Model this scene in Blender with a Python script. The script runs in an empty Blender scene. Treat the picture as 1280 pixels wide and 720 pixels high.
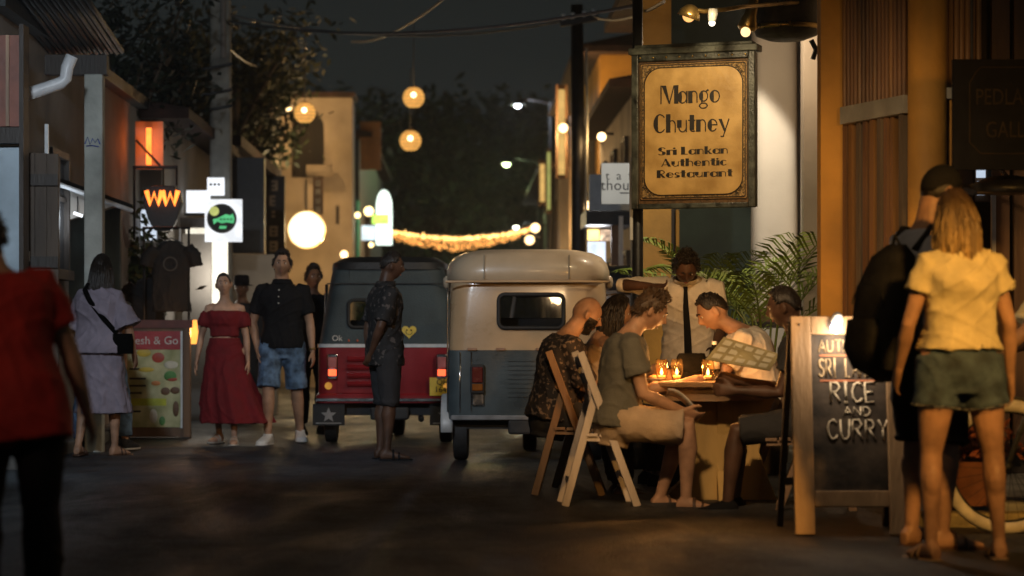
import bpy, math, random
from mathutils import Vector, Matrix, noise as mn
V = Vector
rad = math.radians
S = bpy.context.scene
COL = S.collection
random.seed(11)

# ------------------------------------------------------------------ camera, sky, moon, exposure
F, HX, HY, CZ = 3000.0, 575.0, 417.0, 1.03      # focal length in photo pixels, vanishing point, camera height
cam_d = bpy.data.cameras.new("camera")
cam = bpy.data.objects.new("camera", cam_d); COL.objects.link(cam)
cam.location = (0, 0, CZ); cam.rotation_euler = (rad(90), 0, 0)
cam_d.sensor_width = 36; cam_d.lens = F * 36 / 1280
cam_d.shift_x = (640 - HX) / 1280; cam_d.shift_y = (HY - 360) / 1280
cam_d.clip_start = 0.1; cam_d.clip_end = 2000
cam_d.dof.use_dof = True; cam_d.dof.focus_distance = 17.3; cam_d.dof.aperture_fstop = 2.0
cam_d.dof.aperture_blades = 0
S.camera = cam
w = bpy.data.worlds.new("World"); S.world = w; w.use_nodes = True
nt = w.node_tree; bg = nt.nodes["Background"]
sky = nt.nodes.new("ShaderNodeTexSky"); sky.sky_type = 'NISHITA'; sky.sun_disc = False
sky.sun_elevation = rad(1.0); sky.sun_rotation = rad(150); sky.air_density = 1.0; sky.dust_density = 2.0
hs = nt.nodes.new("ShaderNodeHueSaturation"); hs.inputs['Saturation'].default_value = 0.05
nt.links.new(sky.outputs[0], hs.inputs['Color']); tn = nt.nodes.new('ShaderNodeMix'); tn.data_type = 'RGBA'; tn.blend_type = 'MULTIPLY'; tn.inputs[0].default_value = 1; tn.inputs[7].default_value = (.80, .98, 1.0, 1)
nt.links.new(hs.outputs[0], tn.inputs[6]); nt.links.new(tn.outputs[2], bg.inputs['Color'])
bg.inputs['Strength'].default_value = 0.0118
S.view_settings.view_transform = 'Standard'; S.view_settings.look = 'None'
S.view_settings.exposure = 0.12; S.view_settings.gamma = 1.0
S.render.engine = 'CYCLES'
S.cycles.use_denoising = True
try: S.cycles.denoiser = 'OPENIMAGEDENOISE'
except Exception: pass
S.cycles.max_bounces = 5; S.cycles.transparent_max_bounces = 10
S.cycles.sample_clamp_indirect = 3.0; S.cycles.caustics_reflective = False; S.cycles.caustics_refractive = False
S.cycles.use_light_tree = True; S.cycles.volume_bounces = 1
HAZE = .0008

def P(x, y, Y): return V(((x - HX) / F * Y, Y, CZ + (HY - y) / F * Y))   # photo pixel at a known distance -> place

# ------------------------------------------------------------------ materials
MATS = {}
def mat(name, col, rough=0.7, var=0.18, scale=8.0, bump=0.15, bscale=None, metal=0.0, emit=None, estr=0.0, stretch=None, spec=0.5, col2=None, sheen=0.0, alpha=None, trans=0.0, coat=0.0, voro=False):
    if name in MATS: return MATS[name]
    m = bpy.data.materials.new(name); m.use_nodes = True
    n = m.node_tree.nodes; l = m.node_tree.links; b = n['Principled BSDF']
    b.inputs['Roughness'].default_value = rough; b.inputs['Metallic'].default_value = metal
    b.inputs['Specular IOR Level'].default_value = spec
    if sheen: b.inputs['Sheen Weight'].default_value = sheen
    if coat: b.inputs['Coat Weight'].default_value = coat; b.inputs['Coat Roughness'].default_value = .12
    tc = n.new('ShaderNodeTexCoord'); mp = n.new('ShaderNodeMapping')
    l.new(tc.outputs['Object'], mp.inputs['Vector'])
    if stretch: mp.inputs['Scale'].default_value = stretch
    nz = n.new('ShaderNodeTexNoise'); nz.inputs['Scale'].default_value = scale; nz.inputs['Detail'].default_value = 6
    l.new(mp.outputs[0], nz.inputs['Vector'])
    cr = n.new('ShaderNodeValToRGB')
    a = [max(0, c * (1 - var * 1.6)) for c in col]; c2 = col2 or [min(1, c * (1 + var)) for c in col]
    cr.color_ramp.elements[0].color = (*a, 1); cr.color_ramp.elements[1].color = (*c2, 1)
    cr.color_ramp.elements[0].position = .32; cr.color_ramp.elements[1].position = .66
    l.new(nz.outputs['Fac'], cr.inputs[0]); l.new(cr.outputs[0], b.inputs['Base Color'])
    if bump:
        n2 = n.new('ShaderNodeTexVoronoi' if voro else 'ShaderNodeTexNoise'); n2.inputs['Scale'].default_value = bscale or scale * 4
        if not voro: n2.inputs['Detail'].default_value = 5
        l.new(mp.outputs[0], n2.inputs['Vector'])
        bp = n.new('ShaderNodeBump'); bp.inputs['Strength'].default_value = bump; bp.inputs['Distance'].default_value = .02
        l.new(n2.outputs[0], bp.inputs['Height']); l.new(bp.outputs[0], b.inputs['Normal'])
    rr = n.new('ShaderNodeMapRange'); rr.inputs['To Min'].default_value = max(.03, rough - .12); rr.inputs['To Max'].default_value = min(1, rough + .12)
    l.new(nz.outputs['Fac'], rr.inputs['Value']); l.new(rr.outputs[0], b.inputs['Roughness'])
    if emit:
        b.inputs['Emission Color'].default_value = (*emit, 1); b.inputs['Emission Strength'].default_value = estr
    MATS[name] = m
    return m
def glow(name, col, s):
    if name in MATS: return MATS[name]
    m = bpy.data.materials.new(name); m.use_nodes = True
    n = m.node_tree.nodes; l = m.node_tree.links; n.remove(n['Principled BSDF'])
    e = n.new('ShaderNodeEmission'); e.inputs[1].default_value = s
    tc = n.new('ShaderNodeTexCoord'); nz = n.new('ShaderNodeTexNoise'); nz.inputs['Scale'].default_value = 7
    l.new(tc.outputs['Object'], nz.inputs['Vector'])
    cr = n.new('ShaderNodeValToRGB'); cr.color_ramp.elements[0].color = (*[c * .78 for c in col], 1); cr.color_ramp.elements[1].color = (*col, 1)
    cr.color_ramp.elements[0].position = .35; cr.color_ramp.elements[1].position = .6
    l.new(nz.outputs['Fac'], cr.inputs[0]); l.new(cr.outputs[0], e.inputs[0]); l.new(e.outputs[0], n['Material Output'].inputs[0])
    MATS[name] = m; return m
def glass(name, tint=(1, 1, 1), refl=1.33, rough=.03, trl=0, tcol=(1, .7, .4)):
    if name in MATS: return MATS[name]
    m = bpy.data.materials.new(name); m.use_nodes = True
    n = m.node_tree.nodes; l = m.node_tree.links; n.remove(n['Principled BSDF'])
    t = n.new('ShaderNodeBsdfTransparent'); t.inputs[0].default_value = (*tint, 1)
    g = n.new('ShaderNodeBsdfGlossy'); g.inputs['Roughness'].default_value = rough
    fr = n.new('ShaderNodeFresnel'); fr.inputs[0].default_value = refl
    mx = n.new('ShaderNodeMixShader'); l.new(fr.outputs[0], mx.inputs[0]); l.new(t.outputs[0], mx.inputs[1]); l.new(g.outputs[0], mx.inputs[2])
    o_ = mx.outputs[0]
    if trl:
        tr = n.new('ShaderNodeBsdfTranslucent'); tr.inputs[0].default_value = (*tcol, 1); m2 = n.new('ShaderNodeMixShader'); m2.inputs[0].default_value = trl
        l.new(o_, m2.inputs[1]); l.new(tr.outputs[0], m2.inputs[2]); o_ = m2.outputs[0]
    l.new(o_, n['Material Output'].inputs[0]); MATS[name] = m; return m
def patterned(name, c1, c2, scale, thr=.5, rough=.8):      # printed cloth: blotches of a second colour
    if name in MATS: return MATS[name]
    m = mat(name, c1, rough, 0.0, scale, .2, 90)
    cr = [q for q in m.node_tree.nodes if q.type == 'VALTORGB'][0]
    cr.color_ramp.interpolation = 'LINEAR'
    cr.color_ramp.elements[0].color = (*c1, 1); cr.color_ramp.elements[1].color = (*c2, 1)
    cr.color_ramp.elements[0].position = thr; cr.color_ramp.elements[1].position = thr + .04
    return m

# ------------------------------------------------------------------ mesh helpers
def wm(o):
    M = o.matrix_basis.copy()
    while o.parent: o = o.parent; M = o.matrix_basis @ M
    return M
def link(name, me, m, parent=None):
    o = bpy.data.objects.new(name, me); COL.objects.link(o)
    if m: me.materials.append(m)
    if parent: o.parent = parent
    return o
class MB:
    def __init__(s): s.v = []; s.f = []
    def add(s, vs, fs):
        k = len(s.v); s.v += [tuple(q) for q in vs]; s.f += [tuple(i + k for i in f) for f in fs]; return s
    def box(s, c, size, rz=0, M=None):
        c = V(c); h = V(size) / 2; R = M or Matrix.Rotation(rz, 3, 'Z')
        vs = [c + R @ V((x * h.x, y * h.y, z * h.z)) for z in (-1, 1) for y in (-1, 1) for x in (-1, 1)]
        return s.add(vs, [(0, 2, 3, 1), (4, 5, 7, 6), (0, 1, 5, 4), (2, 6, 7, 3), (0, 4, 6, 2), (1, 3, 7, 5)])
    def bx(s, x0, x1, y0, y1, z0, z1):
        return s.box(((x0 + x1) / 2, (y0 + y1) / 2, (z0 + z1) / 2), (abs(x1 - x0), abs(y1 - y0), abs(z1 - z0)))
    def beam(s, a, b, w_, h_, up=(0, 0, 1)):
        a = V(a); b = V(b); d = (b - a); L = d.length; d.normalize(); up = V(up)
        if abs(d.dot(up)) > .98: up = V((0, 1, 0))
        sx = d.cross(up).normalized(); uz = sx.cross(d)
        M = Matrix((sx, d, uz)).transposed()
        return s.box((a + b) / 2, (w_, L, h_), M=M)
    def loft(s, secs, n=16, closed=False, cap=True):
        # secs: (centre, a_vec, b_vec[, exponent[, modulation(theta)]])
        k = len(s.v)
        for sec in secs:
            c, a, b = V(sec[0]), V(sec[1]), V(sec[2]); e = sec[3] if len(sec) > 3 and sec[3] else 2.0
            md = sec[4] if len(sec) > 4 else None
            for i in range(n):
                t = 2 * math.pi * i / n; ct, st = math.cos(t), math.sin(t)
                if e != 2: ct = math.copysign(abs(ct) ** (2 / e), ct); st = math.copysign(abs(st) ** (2 / e), st)
                q = md(t) if md else 1
                s.v.append(tuple(c + a * ct * q + b * st * q))
        m = len(secs)
        for j in range(m if closed else m - 1):
            j2 = (j + 1) % m
            for i in range(n):
                i2 = (i + 1) % n
                s.f.append((k + j * n + i, k + j * n + i2, k + j2 * n + i2, k + j2 * n + i))
        if cap and not closed:
            s.f.append(tuple(k + i for i in reversed(range(n)))); s.f.append(tuple(k + (m - 1) * n + i for i in range(n)))
        return s
    def tube(s, path, r, n=8, rnd=False, squash=None):
        path = [V(p) for p in path]
        if not isinstance(r, (list, tuple)): r = [r] * len(path)
        r = list(r)
        if rnd:
            d0 = (path[0] - path[1]).normalized(); d1 = (path[-1] - path[-2]).normalized()
            pre = [(path[0] + d0 * r[0] * .92, r[0] * .38), (path[0] + d0 * r[0] * .6, r[0] * .8)]
            post = [(path[-1] + d1 * r[-1] * .6, r[-1] * .8), (path[-1] + d1 * r[-1] * .92, r[-1] * .38)]
            path = [p for p, _ in pre] + path + [p for p, _ in post]; r = [q for _, q in pre] + r + [q for _, q in post]
        secs = []; ref = None
        for i, p in enumerate(path):
            t = (path[min(i + 1, len(path) - 1)] - path[max(i - 1, 0)])
            t = t.normalized() if t.length > 1e-9 else V((0, 0, 1))
            if ref is None: ref = V((0, 0, 1)) if abs(t.z) < .9 else V((0, 1, 0))
            a = (ref - t * ref.dot(t))
            a = a.normalized() if a.length > 1e-6 else t.orthogonal().normalized()
            b = t.cross(a); ref = a
            secs.append((p, a * r[i] * (squash[0] if squash else 1), b * r[i] * (squash[1] if squash else 1)))
        return s.loft(secs, n)
    def ball(s, c, r, n=12, m=8, M=None):
        if not isinstance(r, (list, tuple)): r = (r, r, r)
        R = M or Matrix.Identity(3); c = V(c); secs = []
        for j in range(m + 1):
            e = -math.pi / 2 + math.pi * j / m; q = max(math.cos(e), .02)
            secs.append((c + R @ V((0, 0, r[2] * math.sin(e))), R @ V((r[0] * q, 0, 0)), R @ V((0, r[1] * q, 0))))
        return s.loft(secs, n)
    def lathe(s, prof, c, n=20, axis=(0, 0, 1), closed=False):
        ax = V(axis).normalized(); a = ax.orthogonal().normalized(); b = ax.cross(a); c = V(c)
        return s.loft([(c + ax * z, a * max(r, 1e-4), b * max(r, 1e-4)) for r, z in prof], n, closed=closed)
    def prism(s, poly, fn, d):      # 2-D polygon mapped by fn(u, v, depth)
        n = len(poly); vs = [fn(u, v_, 0) for u, v_ in poly] + [fn(u, v_, d) for u, v_ in poly]
        fs = [tuple(range(n)), tuple(reversed(range(n, 2 * n)))] + [(i, i + n, (i + 1) % n + n, (i + 1) % n) for i in range(n)]
        return s.add(vs, fs)
    def build(s, name, m, parent=None, smooth=False, local=False, bevel=0, kind=None, label=None):
        me = bpy.data.meshes.new(name)
        vs = s.v
        if parent and not local:
            I = wm(parent).inverted(); vs = [tuple(I @ V(q)) for q in vs]
        me.from_pydata(vs, [], s.f); me.update()
        if smooth is True: me.polygons.foreach_set('use_smooth', [True] * len(me.polygons))
        o = link(name, me, m, parent)
        if smooth == 'auto':
            me.polygons.foreach_set('use_smooth', [True] * len(me.polygons))
            try: me.set_sharp_from_angle(angle=rad(38))
            except Exception: pass
        if bevel:
            b = o.modifiers.new('b', 'BEVEL'); b.width = bevel; b.segments = 2; b.limit_method = 'ANGLE'
            FINAL.append(o)
        if kind: o['kind'] = kind
        if label: o['label'] = label
        return o
FINAL = []; FOLD = {}
import numpy as np
def crease(me, amp, seed):      # cloth folds: sharp, wandering ridges pushed along the normals
    n = len(me.vertices); co = np.empty(n * 3); me.vertices.foreach_get('co', co); co = co.reshape(-1, 3); nr = np.empty(n * 3); me.vertices.foreach_get('normal', nr); nr = nr.reshape(-1, 3)
    x, y, z = co.T; r = np.random.RandomState(seed); f = r.uniform(0, 6.3, 8)
    g1 = 1 - np.abs(np.sin(21 * (x * .75 + z * .65) + 1.9 * np.sin(9 * z + f[0]) + 1.5 * np.sin(11 * y + f[1])))
    g2 = 1 - np.abs(np.sin(27 * (-x * .7 + z * .6 + y * .5) + 1.8 * np.sin(8 * x + f[2]) + 1.4 * np.sin(10 * z + f[3])))
    g3 = 1 - np.abs(np.sin(34 * x + 5 * z + 2.2 * np.sin(6 * z + f[4]) + 2 * np.sin(13 * y + f[5])))
    m = .5 + .5 * np.sin(7 * x + f[6]) * np.sin(6 * z + 3 * y + f[7]); m2 = .5 + .5 * np.sin(9 * z + 5 * x + f[5])
    d = amp * (g1 ** 4 * m + .8 * g2 ** 4 * (1 - m) + .6 * g3 ** 3 * m2 - .25)
    co = co + nr * d[:, None]; me.vertices.foreach_set('co', co.ravel()); me.update()
def finalize():
    dg = bpy.context.evaluated_depsgraph_get()
    done = {}
    for o in FINAL:
        me = bpy.data.meshes.new_from_object(o.evaluated_get(dg)); done[o] = me
    for o, me in done.items():
        if o.type == 'FONT':
            nm = o.name; par = o.parent; mb = o.matrix_basis.copy(); ps = dict(o.items()); bpy.data.objects.remove(o)
            o2 = bpy.data.objects.new(nm, me); COL.objects.link(o2); o2.parent = par; o2.matrix_basis = mb
            for k_, v_ in ps.items(): o2[k_] = v_
            continue
        if o in FOLD: crease(me, FOLD[o], 3 + len(me.vertices) % 97)
        o.modifiers.clear(); me.name = o.name; o.data = me
def E(name, label, cat, loc=(0, 0, 0), rz=0, group=None):
    o = bpy.data.objects.new(name, None); COL.objects.link(o); o.location = loc; o.rotation_euler = (0, 0, rz)
    o.empty_display_size = .1
    o.rotation_mode = 'XYZ'; bpy_update(o)
    o['label'] = label; o['category'] = cat
    if group: o['group'] = group
    return o
def bpy_update(o): o.matrix_basis = Matrix.Translation(o.location) @ o.rotation_euler.to_matrix().to_4x4()
def tag(o, label, cat, group=None, kind=None):
    o['label'] = label; o['category'] = cat
    if group: o['group'] = group
    if kind: o['kind'] = kind
    return o
def lamp(kind, loc, W, col, parent=None, r=.05, target=None, cone=60, blend=.4):
    d = bpy.data.lights.new('bulb_light', kind); d.energy = W; d.color = col; d.shadow_soft_size = r
    o = bpy.data.objects.new('bulb_light', d); COL.objects.link(o)
    M = Matrix.Translation(V(loc))
    if target is not None:
        q = (V(target) - V(loc)).to_track_quat('-Z', 'Y'); M = M @ q.to_matrix().to_4x4()
        if kind == 'SPOT': d.spot_size = rad(cone); d.spot_blend = blend
    if parent: o.parent = parent; M = wm(parent).inverted() @ M
    o.matrix_basis = M
    return o
def text(name, body, size, m, parent, M, ext=.002, align='CENTER', space=1.0):
    c = bpy.data.curves.new(name, 'FONT'); c.body = body; c.size = size; c.extrude = ext; c.align_x = align; c.align_y = 'CENTER'
    c.space_character = space
    o = link(name, c, m, parent); o.matrix_basis = (wm(parent).inverted() if parent else Matrix.Identity(4)) @ M
    c.resolution_u = 3
    FINAL.append(o)
    return o
def frontM(p, yaw=0, tilt=0, roll=0):   # text plane facing the camera side (-Y), at p
    return Matrix.Translation(V(p)) @ Matrix.Rotation(yaw, 4, 'Z') @ Matrix.Rotation(rad(90) + tilt, 4, 'X') @ Matrix.Rotation(roll, 4, 'Z')

WARM = (1, .60, .24); WARM2 = (1, .72, .42); COOL = (.80, .90, 1.0)
# ------------------------------------------------------------------ people
CLOUD = bpy.data.textures.new('folds', 'CLOUDS'); CLOUD.noise_scale = .085; CLOUD.noise_depth = 3
FINE = bpy.data.textures.new('wisps', 'CLOUDS'); FINE.noise_scale = .03; FINE.noise_depth = 2
def skin(name, c): return mat(name, c, .52, .22, 9, .12, 130, spec=.4)
SK_PALE = skin('skin_fair', (.52, .31, .21)); SK_TAN = skin('skin_tanned', (.42, .24, .15)); SK_BROWN = skin('skin_brown', (.20, .10, .055)); SK_DARK = skin('skin_deep_brown', (.10, .05, .03))
HR_DARK = mat('hair_dark', (.018, .013, .010), .45, .3, 60, .4, 120, stretch=(1, 1, .15)); HR_BROWN = mat('hair_brown', (.07, .04, .02), .45, .3, 60, .4, 120, stretch=(1, 1, .15))
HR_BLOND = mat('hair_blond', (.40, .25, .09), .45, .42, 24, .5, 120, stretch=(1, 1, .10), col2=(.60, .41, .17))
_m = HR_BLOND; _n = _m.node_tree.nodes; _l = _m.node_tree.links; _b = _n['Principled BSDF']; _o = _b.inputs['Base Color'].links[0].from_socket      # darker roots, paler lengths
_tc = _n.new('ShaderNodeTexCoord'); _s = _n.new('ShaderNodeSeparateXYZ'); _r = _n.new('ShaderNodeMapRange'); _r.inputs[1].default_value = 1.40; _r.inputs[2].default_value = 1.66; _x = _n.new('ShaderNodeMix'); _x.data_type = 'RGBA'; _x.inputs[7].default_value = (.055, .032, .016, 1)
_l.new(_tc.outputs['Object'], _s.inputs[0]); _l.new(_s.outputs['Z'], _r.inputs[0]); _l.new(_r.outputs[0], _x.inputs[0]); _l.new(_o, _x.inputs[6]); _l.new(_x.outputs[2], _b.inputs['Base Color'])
EYE_W = mat('eye_white', (.7, .68, .64), .2, .03, 10, 0); EYE_D = mat('eye_dark', (.02, .014, .01), .15, .05, 10, 0); LIP = mat('lip', (.32, .12, .09), .45, .1, 20, 0)
MALE = [(-.085, .03, .03), (-.065, .070, .052), (-.04, .090, .063), (0, .096, .066), (.05, .088, .061), (.10, .083, .056), (.16, .094, .062), (.22, .106, .067), (.255, .108, .062), (.28, .088, .052), (.30, .054, .042), (.32, .035, .037), (.345, .033, .035), (.385, .032, .035)]
FEMALE = [(-.085, .03, .03), (-.065, .078, .056), (-.04, .096, .067), (0, .101, .069), (.05, .086, .060), (.10, .072, .051), (.16, .078, .056), (.215, .087, .067), (.25, .088, .056), (.275, .076, .046), (.297, .045, .038), (.32, .029, .031), (.345, .028, .030), (.385, .027, .030)]
def lv(f, l, u): return V((-l, f, u))
def smooth01(x): x = max(0, min(1, x)); return x * x * (3 - 2 * x)
def remesh(o, vox, sm=4, folds=0, tex=None):
    r = o.modifiers.new('r', 'REMESH'); r.mode = 'VOXEL'; r.voxel_size = vox; r.use_smooth_shade = True
    if folds:
        d = o.modifiers.new('d', 'DISPLACE'); d.texture = tex or CLOUD; d.strength = folds; d.mid_level = .5; d.texture_coords = 'GLOBAL' if False else 'LOCAL'
    q = o.modifiers.new('s', 'SMOOTH'); q.iterations = sm; q.factor = .5
    FINAL.append(o)
    if folds: FOLD[o] = min(.016, folds * .75)

def person(loc, rz, H, label, sk, female=False, vox=.009, hip=None, lean=(0, 0, 1), twist=0, head=(0, 0, 0), neckf=0.02,
           armL=((.03, .14, -1), (.16, .04, -1)), armR=((.03, -.14, -1), (.16, -.04, -1)),
           legL=((.04, .03, -1), (-.04, 0, -1)), legR=((.04, -.03, -1), (-.04, 0, -1)), footyaw=(12, -12),
           top=None, bottom=None, shoes=None, hair=None, beard=None, face=True, curl=.5, group=None, girth=1.0, handdir=None, z0=0.0, dress=None):
    root = E('person', label, 'person', (loc[0], loc[1], z0), rad(rz), group)
    TB = FEMALE if female else MALE
    s = lv(*lean).normalized(); l0 = Matrix.Rotation(rad(twist), 3, 'Z') @ V((-1, 0, 0))
    sf = l0.cross(s).normalized(); sl = s.cross(sf).normalized()
    hj = .056; tl = ls = .245
    Ls = {}
    for sd, leg, hf in ((1, legL, footyaw[0]), (-1, legR, footyaw[1])):
        hpt = V((-sd * hj, 0, 0)); k = hpt + lv(*leg[0]).normalized() * tl; a = k + lv(*leg[1]).normalized() * ls
        Ls[sd] = [hpt * H, k * H, a * H, leg[2] if len(leg) > 2 else None, hf]
    hz = hip if hip is not None else .042 * H - min(q[2].z for q in Ls.values())
    PL = V((0, 0, hz))
    for q in Ls.values():
        for i in range(3): q[i] = q[i] + PL
    def tor(t):
        for i in range(len(TB) - 1):
            if TB[i][0] <= t <= TB[i + 1][0]:
                u = (t - TB[i][0]) / (TB[i + 1][0] - TB[i][0]); return (TB[i][1] + (TB[i + 1][1] - TB[i][1]) * u, TB[i][2] + (TB[i + 1][2] - TB[i][2]) * u)
        return TB[-1][1:] if t > 0 else TB[0][1:]
    g = girth
    neck0 = PL + s * .30 * H
    def spine(t):     # point on the spine, neck bends forward
        p = PL + s * t * H
        if t > .30: p = p + (sf * neckf * ((t - .30) / .085)) * H
        return p
    b = MB()
    b.loft([(spine(t), sl * (w_ * g * H), sf * (d * g * H), 2.3) for t, w_, d in TB], 20)
    if female:
        for sd in (1, -1): b.ball(spine(.205) + (sl * .042 * sd + sf * .040) * H, (.034 * H, .031 * H, .034 * H))
    sw = (.090 if female else .108)
    Js = {}
    ra = .87 if female else 1.0
    for sd, arm in ((1, armL), (-1, armR)):
        sh = spine(.268) + sl * sd * sw * H; ud = (sl * arm[0][1] + sf * arm[0][0] + s * 0 + V((0, 0, arm[0][2])))
        ud = lv(*arm[0]).normalized(); fd = lv(*arm[1]).normalized()
        if len(arm) > 2 and arm[2] == 'rel': pass
        el = sh + ud * .172 * H; wr = el + fd * .148 * H
        Js[sd] = (sh, el, wr, ud, fd)
        b.tube([sh + sl * -sd * .02 * H, sh, sh + (el - sh) * .5, el, el + (wr - el) * .3, el + (wr - el) * .7, wr], [q * H * ra * (1 if g < 1.05 else 1.06) for q in (.034, .033, .0275, .0225, .0235, .018, .0145)], 12, rnd=True)
        # hand: palm, four fingers of different lengths, thumb from the side of the palm
        hd = fd if not handdir else lv(*handdir[0 if sd == 1 else 1]).normalized()
        side = V((0, 1, 0)) if abs(hd.y) < .8 else V((0, 0, 1))           # thumb side: towards the front
        side = (sf - hd * sf.dot(hd)); side = side.normalized() if side.length > .25 else (V((0, 0, 1)) - hd * hd.z).normalized()
        nrm = hd.cross(side) * sd; nrm = nrm if nrm.dot(sl * -sd) >= -.3 else -nrm    # palm faces the body
        hh = H * .98
        b.loft([(wr - hd * .006 * hh, side * .0165 * hh, nrm * .0125 * hh), (wr + hd * .018 * hh, side * .021 * hh, nrm * .0115 * hh), (wr + hd * .045 * hh, side * .0245 * hh, nrm * .010 * hh), (wr + hd * .054 * hh, side * .023 * hh, nrm * .008 * hh)], 12)
        for k, (off, ln) in enumerate(((.018, .037), (.006, .042), (-.006, .039), (-.0175, .031))):
            p = wr + (hd * .049 + side * off) * hh; cu = curl * (.55 + .12 * k); d = (hd + side * off * 5).normalized(); pts = [p]
            for q, fr in enumerate((.45, .32, .27)):
                ang = cu * (q + .6) * .85; dd = d * math.cos(ang) + nrm * math.sin(ang); p = p + dd * ln * fr * hh; pts.append(p)
            b.tube(pts, [.0056 * hh, .0053 * hh, .0049 * hh, .0042 * hh], 7, rnd=True)
        p = wr + (hd * .014 + side * .017) * hh
        b.tube([p, p + (side * .014 + hd * .013 + nrm * .006) * hh, p + (side * .021 + hd * .030 + nrm * .012) * hh, p + (side * .021 + hd * .042 + nrm * .015) * hh], [.0085 * hh, .0072 * hh, .006 * hh, .005 * hh], 8, rnd=True)
    feet = {}
    for sd in (1, -1):
        hp, k, a, fdir, fy = Ls[sd]
        rl = 1.0 * (1.04 if g > 1.05 else 1)
        b.tube([hp + V((0, 0, .01 * H)), hp + (k - hp) * .25, hp + (k - hp) * .62, k, k + (a - k) * .28, k + (a - k) * .7, a], [q * H * rl for q in ((.056, .055, .045, .0315, .0335, .023, .0185) if not female else (.058, .056, .044, .030, .031, .0205, .0165))], 14, rnd=True)
        kb = (k - hp).normalized().cross((a - k).normalized())
        calf = k + (a - k) * .3; back = -sf if hip is None else (calf - (hp + a) / 2); back = back.normalized() if back.length > 1e-5 else -sf
        b.ball(calf - sf * .012 * H if hip is None else calf, (.027 * H, .027 * H, .05 * H), 10, 8)
        fd = Matrix.Rotation(rad(fy), 3, 'Z') @ V((0, 1, 0)); up = V((0, 0, 1))
        if fdir: fd = lv(*fdir).normalized(); up = (up - fd * up.dot(fd)).normalized()
        sdv = fd.cross(up)
        foot = [(-.032, .016, .018, -.024), (-.015, .0195, .027, -.014), (.02, .021, .023, -.018), (.06, .0245, .0155, -.025), (.09, .026, .011, -.030), (.112, .017, .007, -.033)]
        feet[sd] = (a, fd, up, sdv, foot)
        b.loft([(a + (fd * f + up * z) * H, sdv * wd * H, up * hh_ * H, 2.4) for f, wd, hh_, z in foot], 12)
    # ---- head
    yaw, pitch, roll = head
    R = Matrix.Rotation(rad(roll), 3, sf) @ Matrix.Rotation(rad(yaw), 3, 'Z'); 
    up0 = (V((0, 0, 1)) * .75 + s * .25).normalized(); f0 = (sf - up0 * sf.dot(up0)).normalized()
    hf = R @ f0; hu = R @ up0; hl = hu.cross(hf).normalized()
    Rp = Matrix.Rotation(rad(-pitch), 3, hl * -1)       # positive pitch looks down
    hf = Rp @ hf; hu = Rp @ hu
    ntop = spine(.345)
    hc = ntop + hu * .058 * H + hf * .018 * H
    W, D, HH = .0435 * H, .055 * H, .066 * H
    if female: W *= .96; D *= .96; HH *= .96
    def ga(a, e, a0, e0, wa, we): return math.exp(-((a - a0) / wa) ** 2 - ((e - e0) / we) ** 2)
    def hp_(a, e, sc=1.0):
        A = math.degrees(a); Ee = math.degrees(e)
        dl, df, du = math.cos(e) * math.sin(a), math.cos(e) * math.cos(a), math.sin(e)
        low = smooth01((-du - .1) / .9); kl = 1 - .30 * low; kf = 1 - (.12 if df > 0 else .42) * low
        if du > .2 and df > 0: kf *= 1 - .05 * (du - .2)
        x = dl * W * kl; y = df * D * kf; z = du * HH * (1.0 if du > 0 else 1.02)
        o = 0
        o += .0165 * ga(A, Ee, 0, -14, 8, 8) + .009 * ga(A, Ee, 0, -3, 6, 10)           # nose
        o -= .0065 * (ga(A, Ee, 21, 3, 11, 7) + ga(A, Ee, -21, 3, 11, 7))                # sockets
        o += .003 * ga(A, Ee, 0, 14, 34, 5)                                             # brow
        o += .0045 * ga(A, Ee, 0, -34, 13, 4) - .003 * ga(A, Ee, 0, -41, 12, 3)          # lips
        o += .008 * ga(A, Ee, 0, -54, 16, 9) + .003 * (ga(A, Ee, 42, -10, 14, 12) + ga(A, Ee, -42, -10, 14, 12))
        y += o * H
        return hc + (hl * x + hf * y + hu * z) * sc
    n, m = 40, 28; k0 = len(b.v); vs = []
    for j in range(m + 1):
        e = -math.pi / 2 + math.pi * j / m; e = max(-1.56, min(1.56, e))
        for i in range(n): vs.append(hp_(-math.pi + 2 * math.pi * i / n, e))
    fs = [(j * n + i, j * n + (i + 1) % n, (j + 1) * n + (i + 1) % n, (j + 1) * n + i) for j in range(m) for i in range(n)]
    fs = [tuple(reversed(q)) for q in fs] + [tuple(range(n)), tuple(reversed(range(m * n, (m + 1) * n)))]
    b.add(vs, fs)
    for sd in (1, -1):
        ec = hp_(sd * 1.62, -.06); b.ball(ec + (hl * sd * .004) * H, (.006 * H, .011 * H, .019 * H), 10, 8, Matrix((hl, (hf + hl * -sd * .3).normalized(), hu)).transposed())
    body = b.build('body', sk, root, True, local=True); remesh(body, vox, 2)
    # ---- face
    if face:
        for sd in (1, -1):
            p = hp_(sd * rad(21), rad(3)); Mx = Matrix((hl, hf, hu)).transposed()
            ey = MB().ball(p - hf * .002 * H, (.0098 * H, .006 * H, .0046 * H), 10, 6, Mx).build('eye', EYE_W, root, True, local=True)
            MB().ball(p + hf * .0030 * H, (.0040 * H, .0024 * H, .0040 * H), 8, 6, Mx).build('iris', EYE_D, ey, True, local=True)
            MB().tube([hp_(sd * rad(q), rad(e_)) + hf * .0018 * H for q, e_ in ((9, 13), (20, 16.5), (32, 12))], [.0022 * H, .0028 * H, .0014 * H], 6, True).build('eyebrow', HR_DARK, root, True, local=True)
        MB().tube([hp_(rad(q), rad(e_)) + hf * .0006 * H for q, e_ in ((-15, -36), (-6, -34.5), (0, -35.5), (6, -34.5), (15, -36))], [.001 * H, .0030 * H, .0034 * H, .0030 * H, .001 * H], 8, True).build('mouth', LIP, root, True, local=True)
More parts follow.
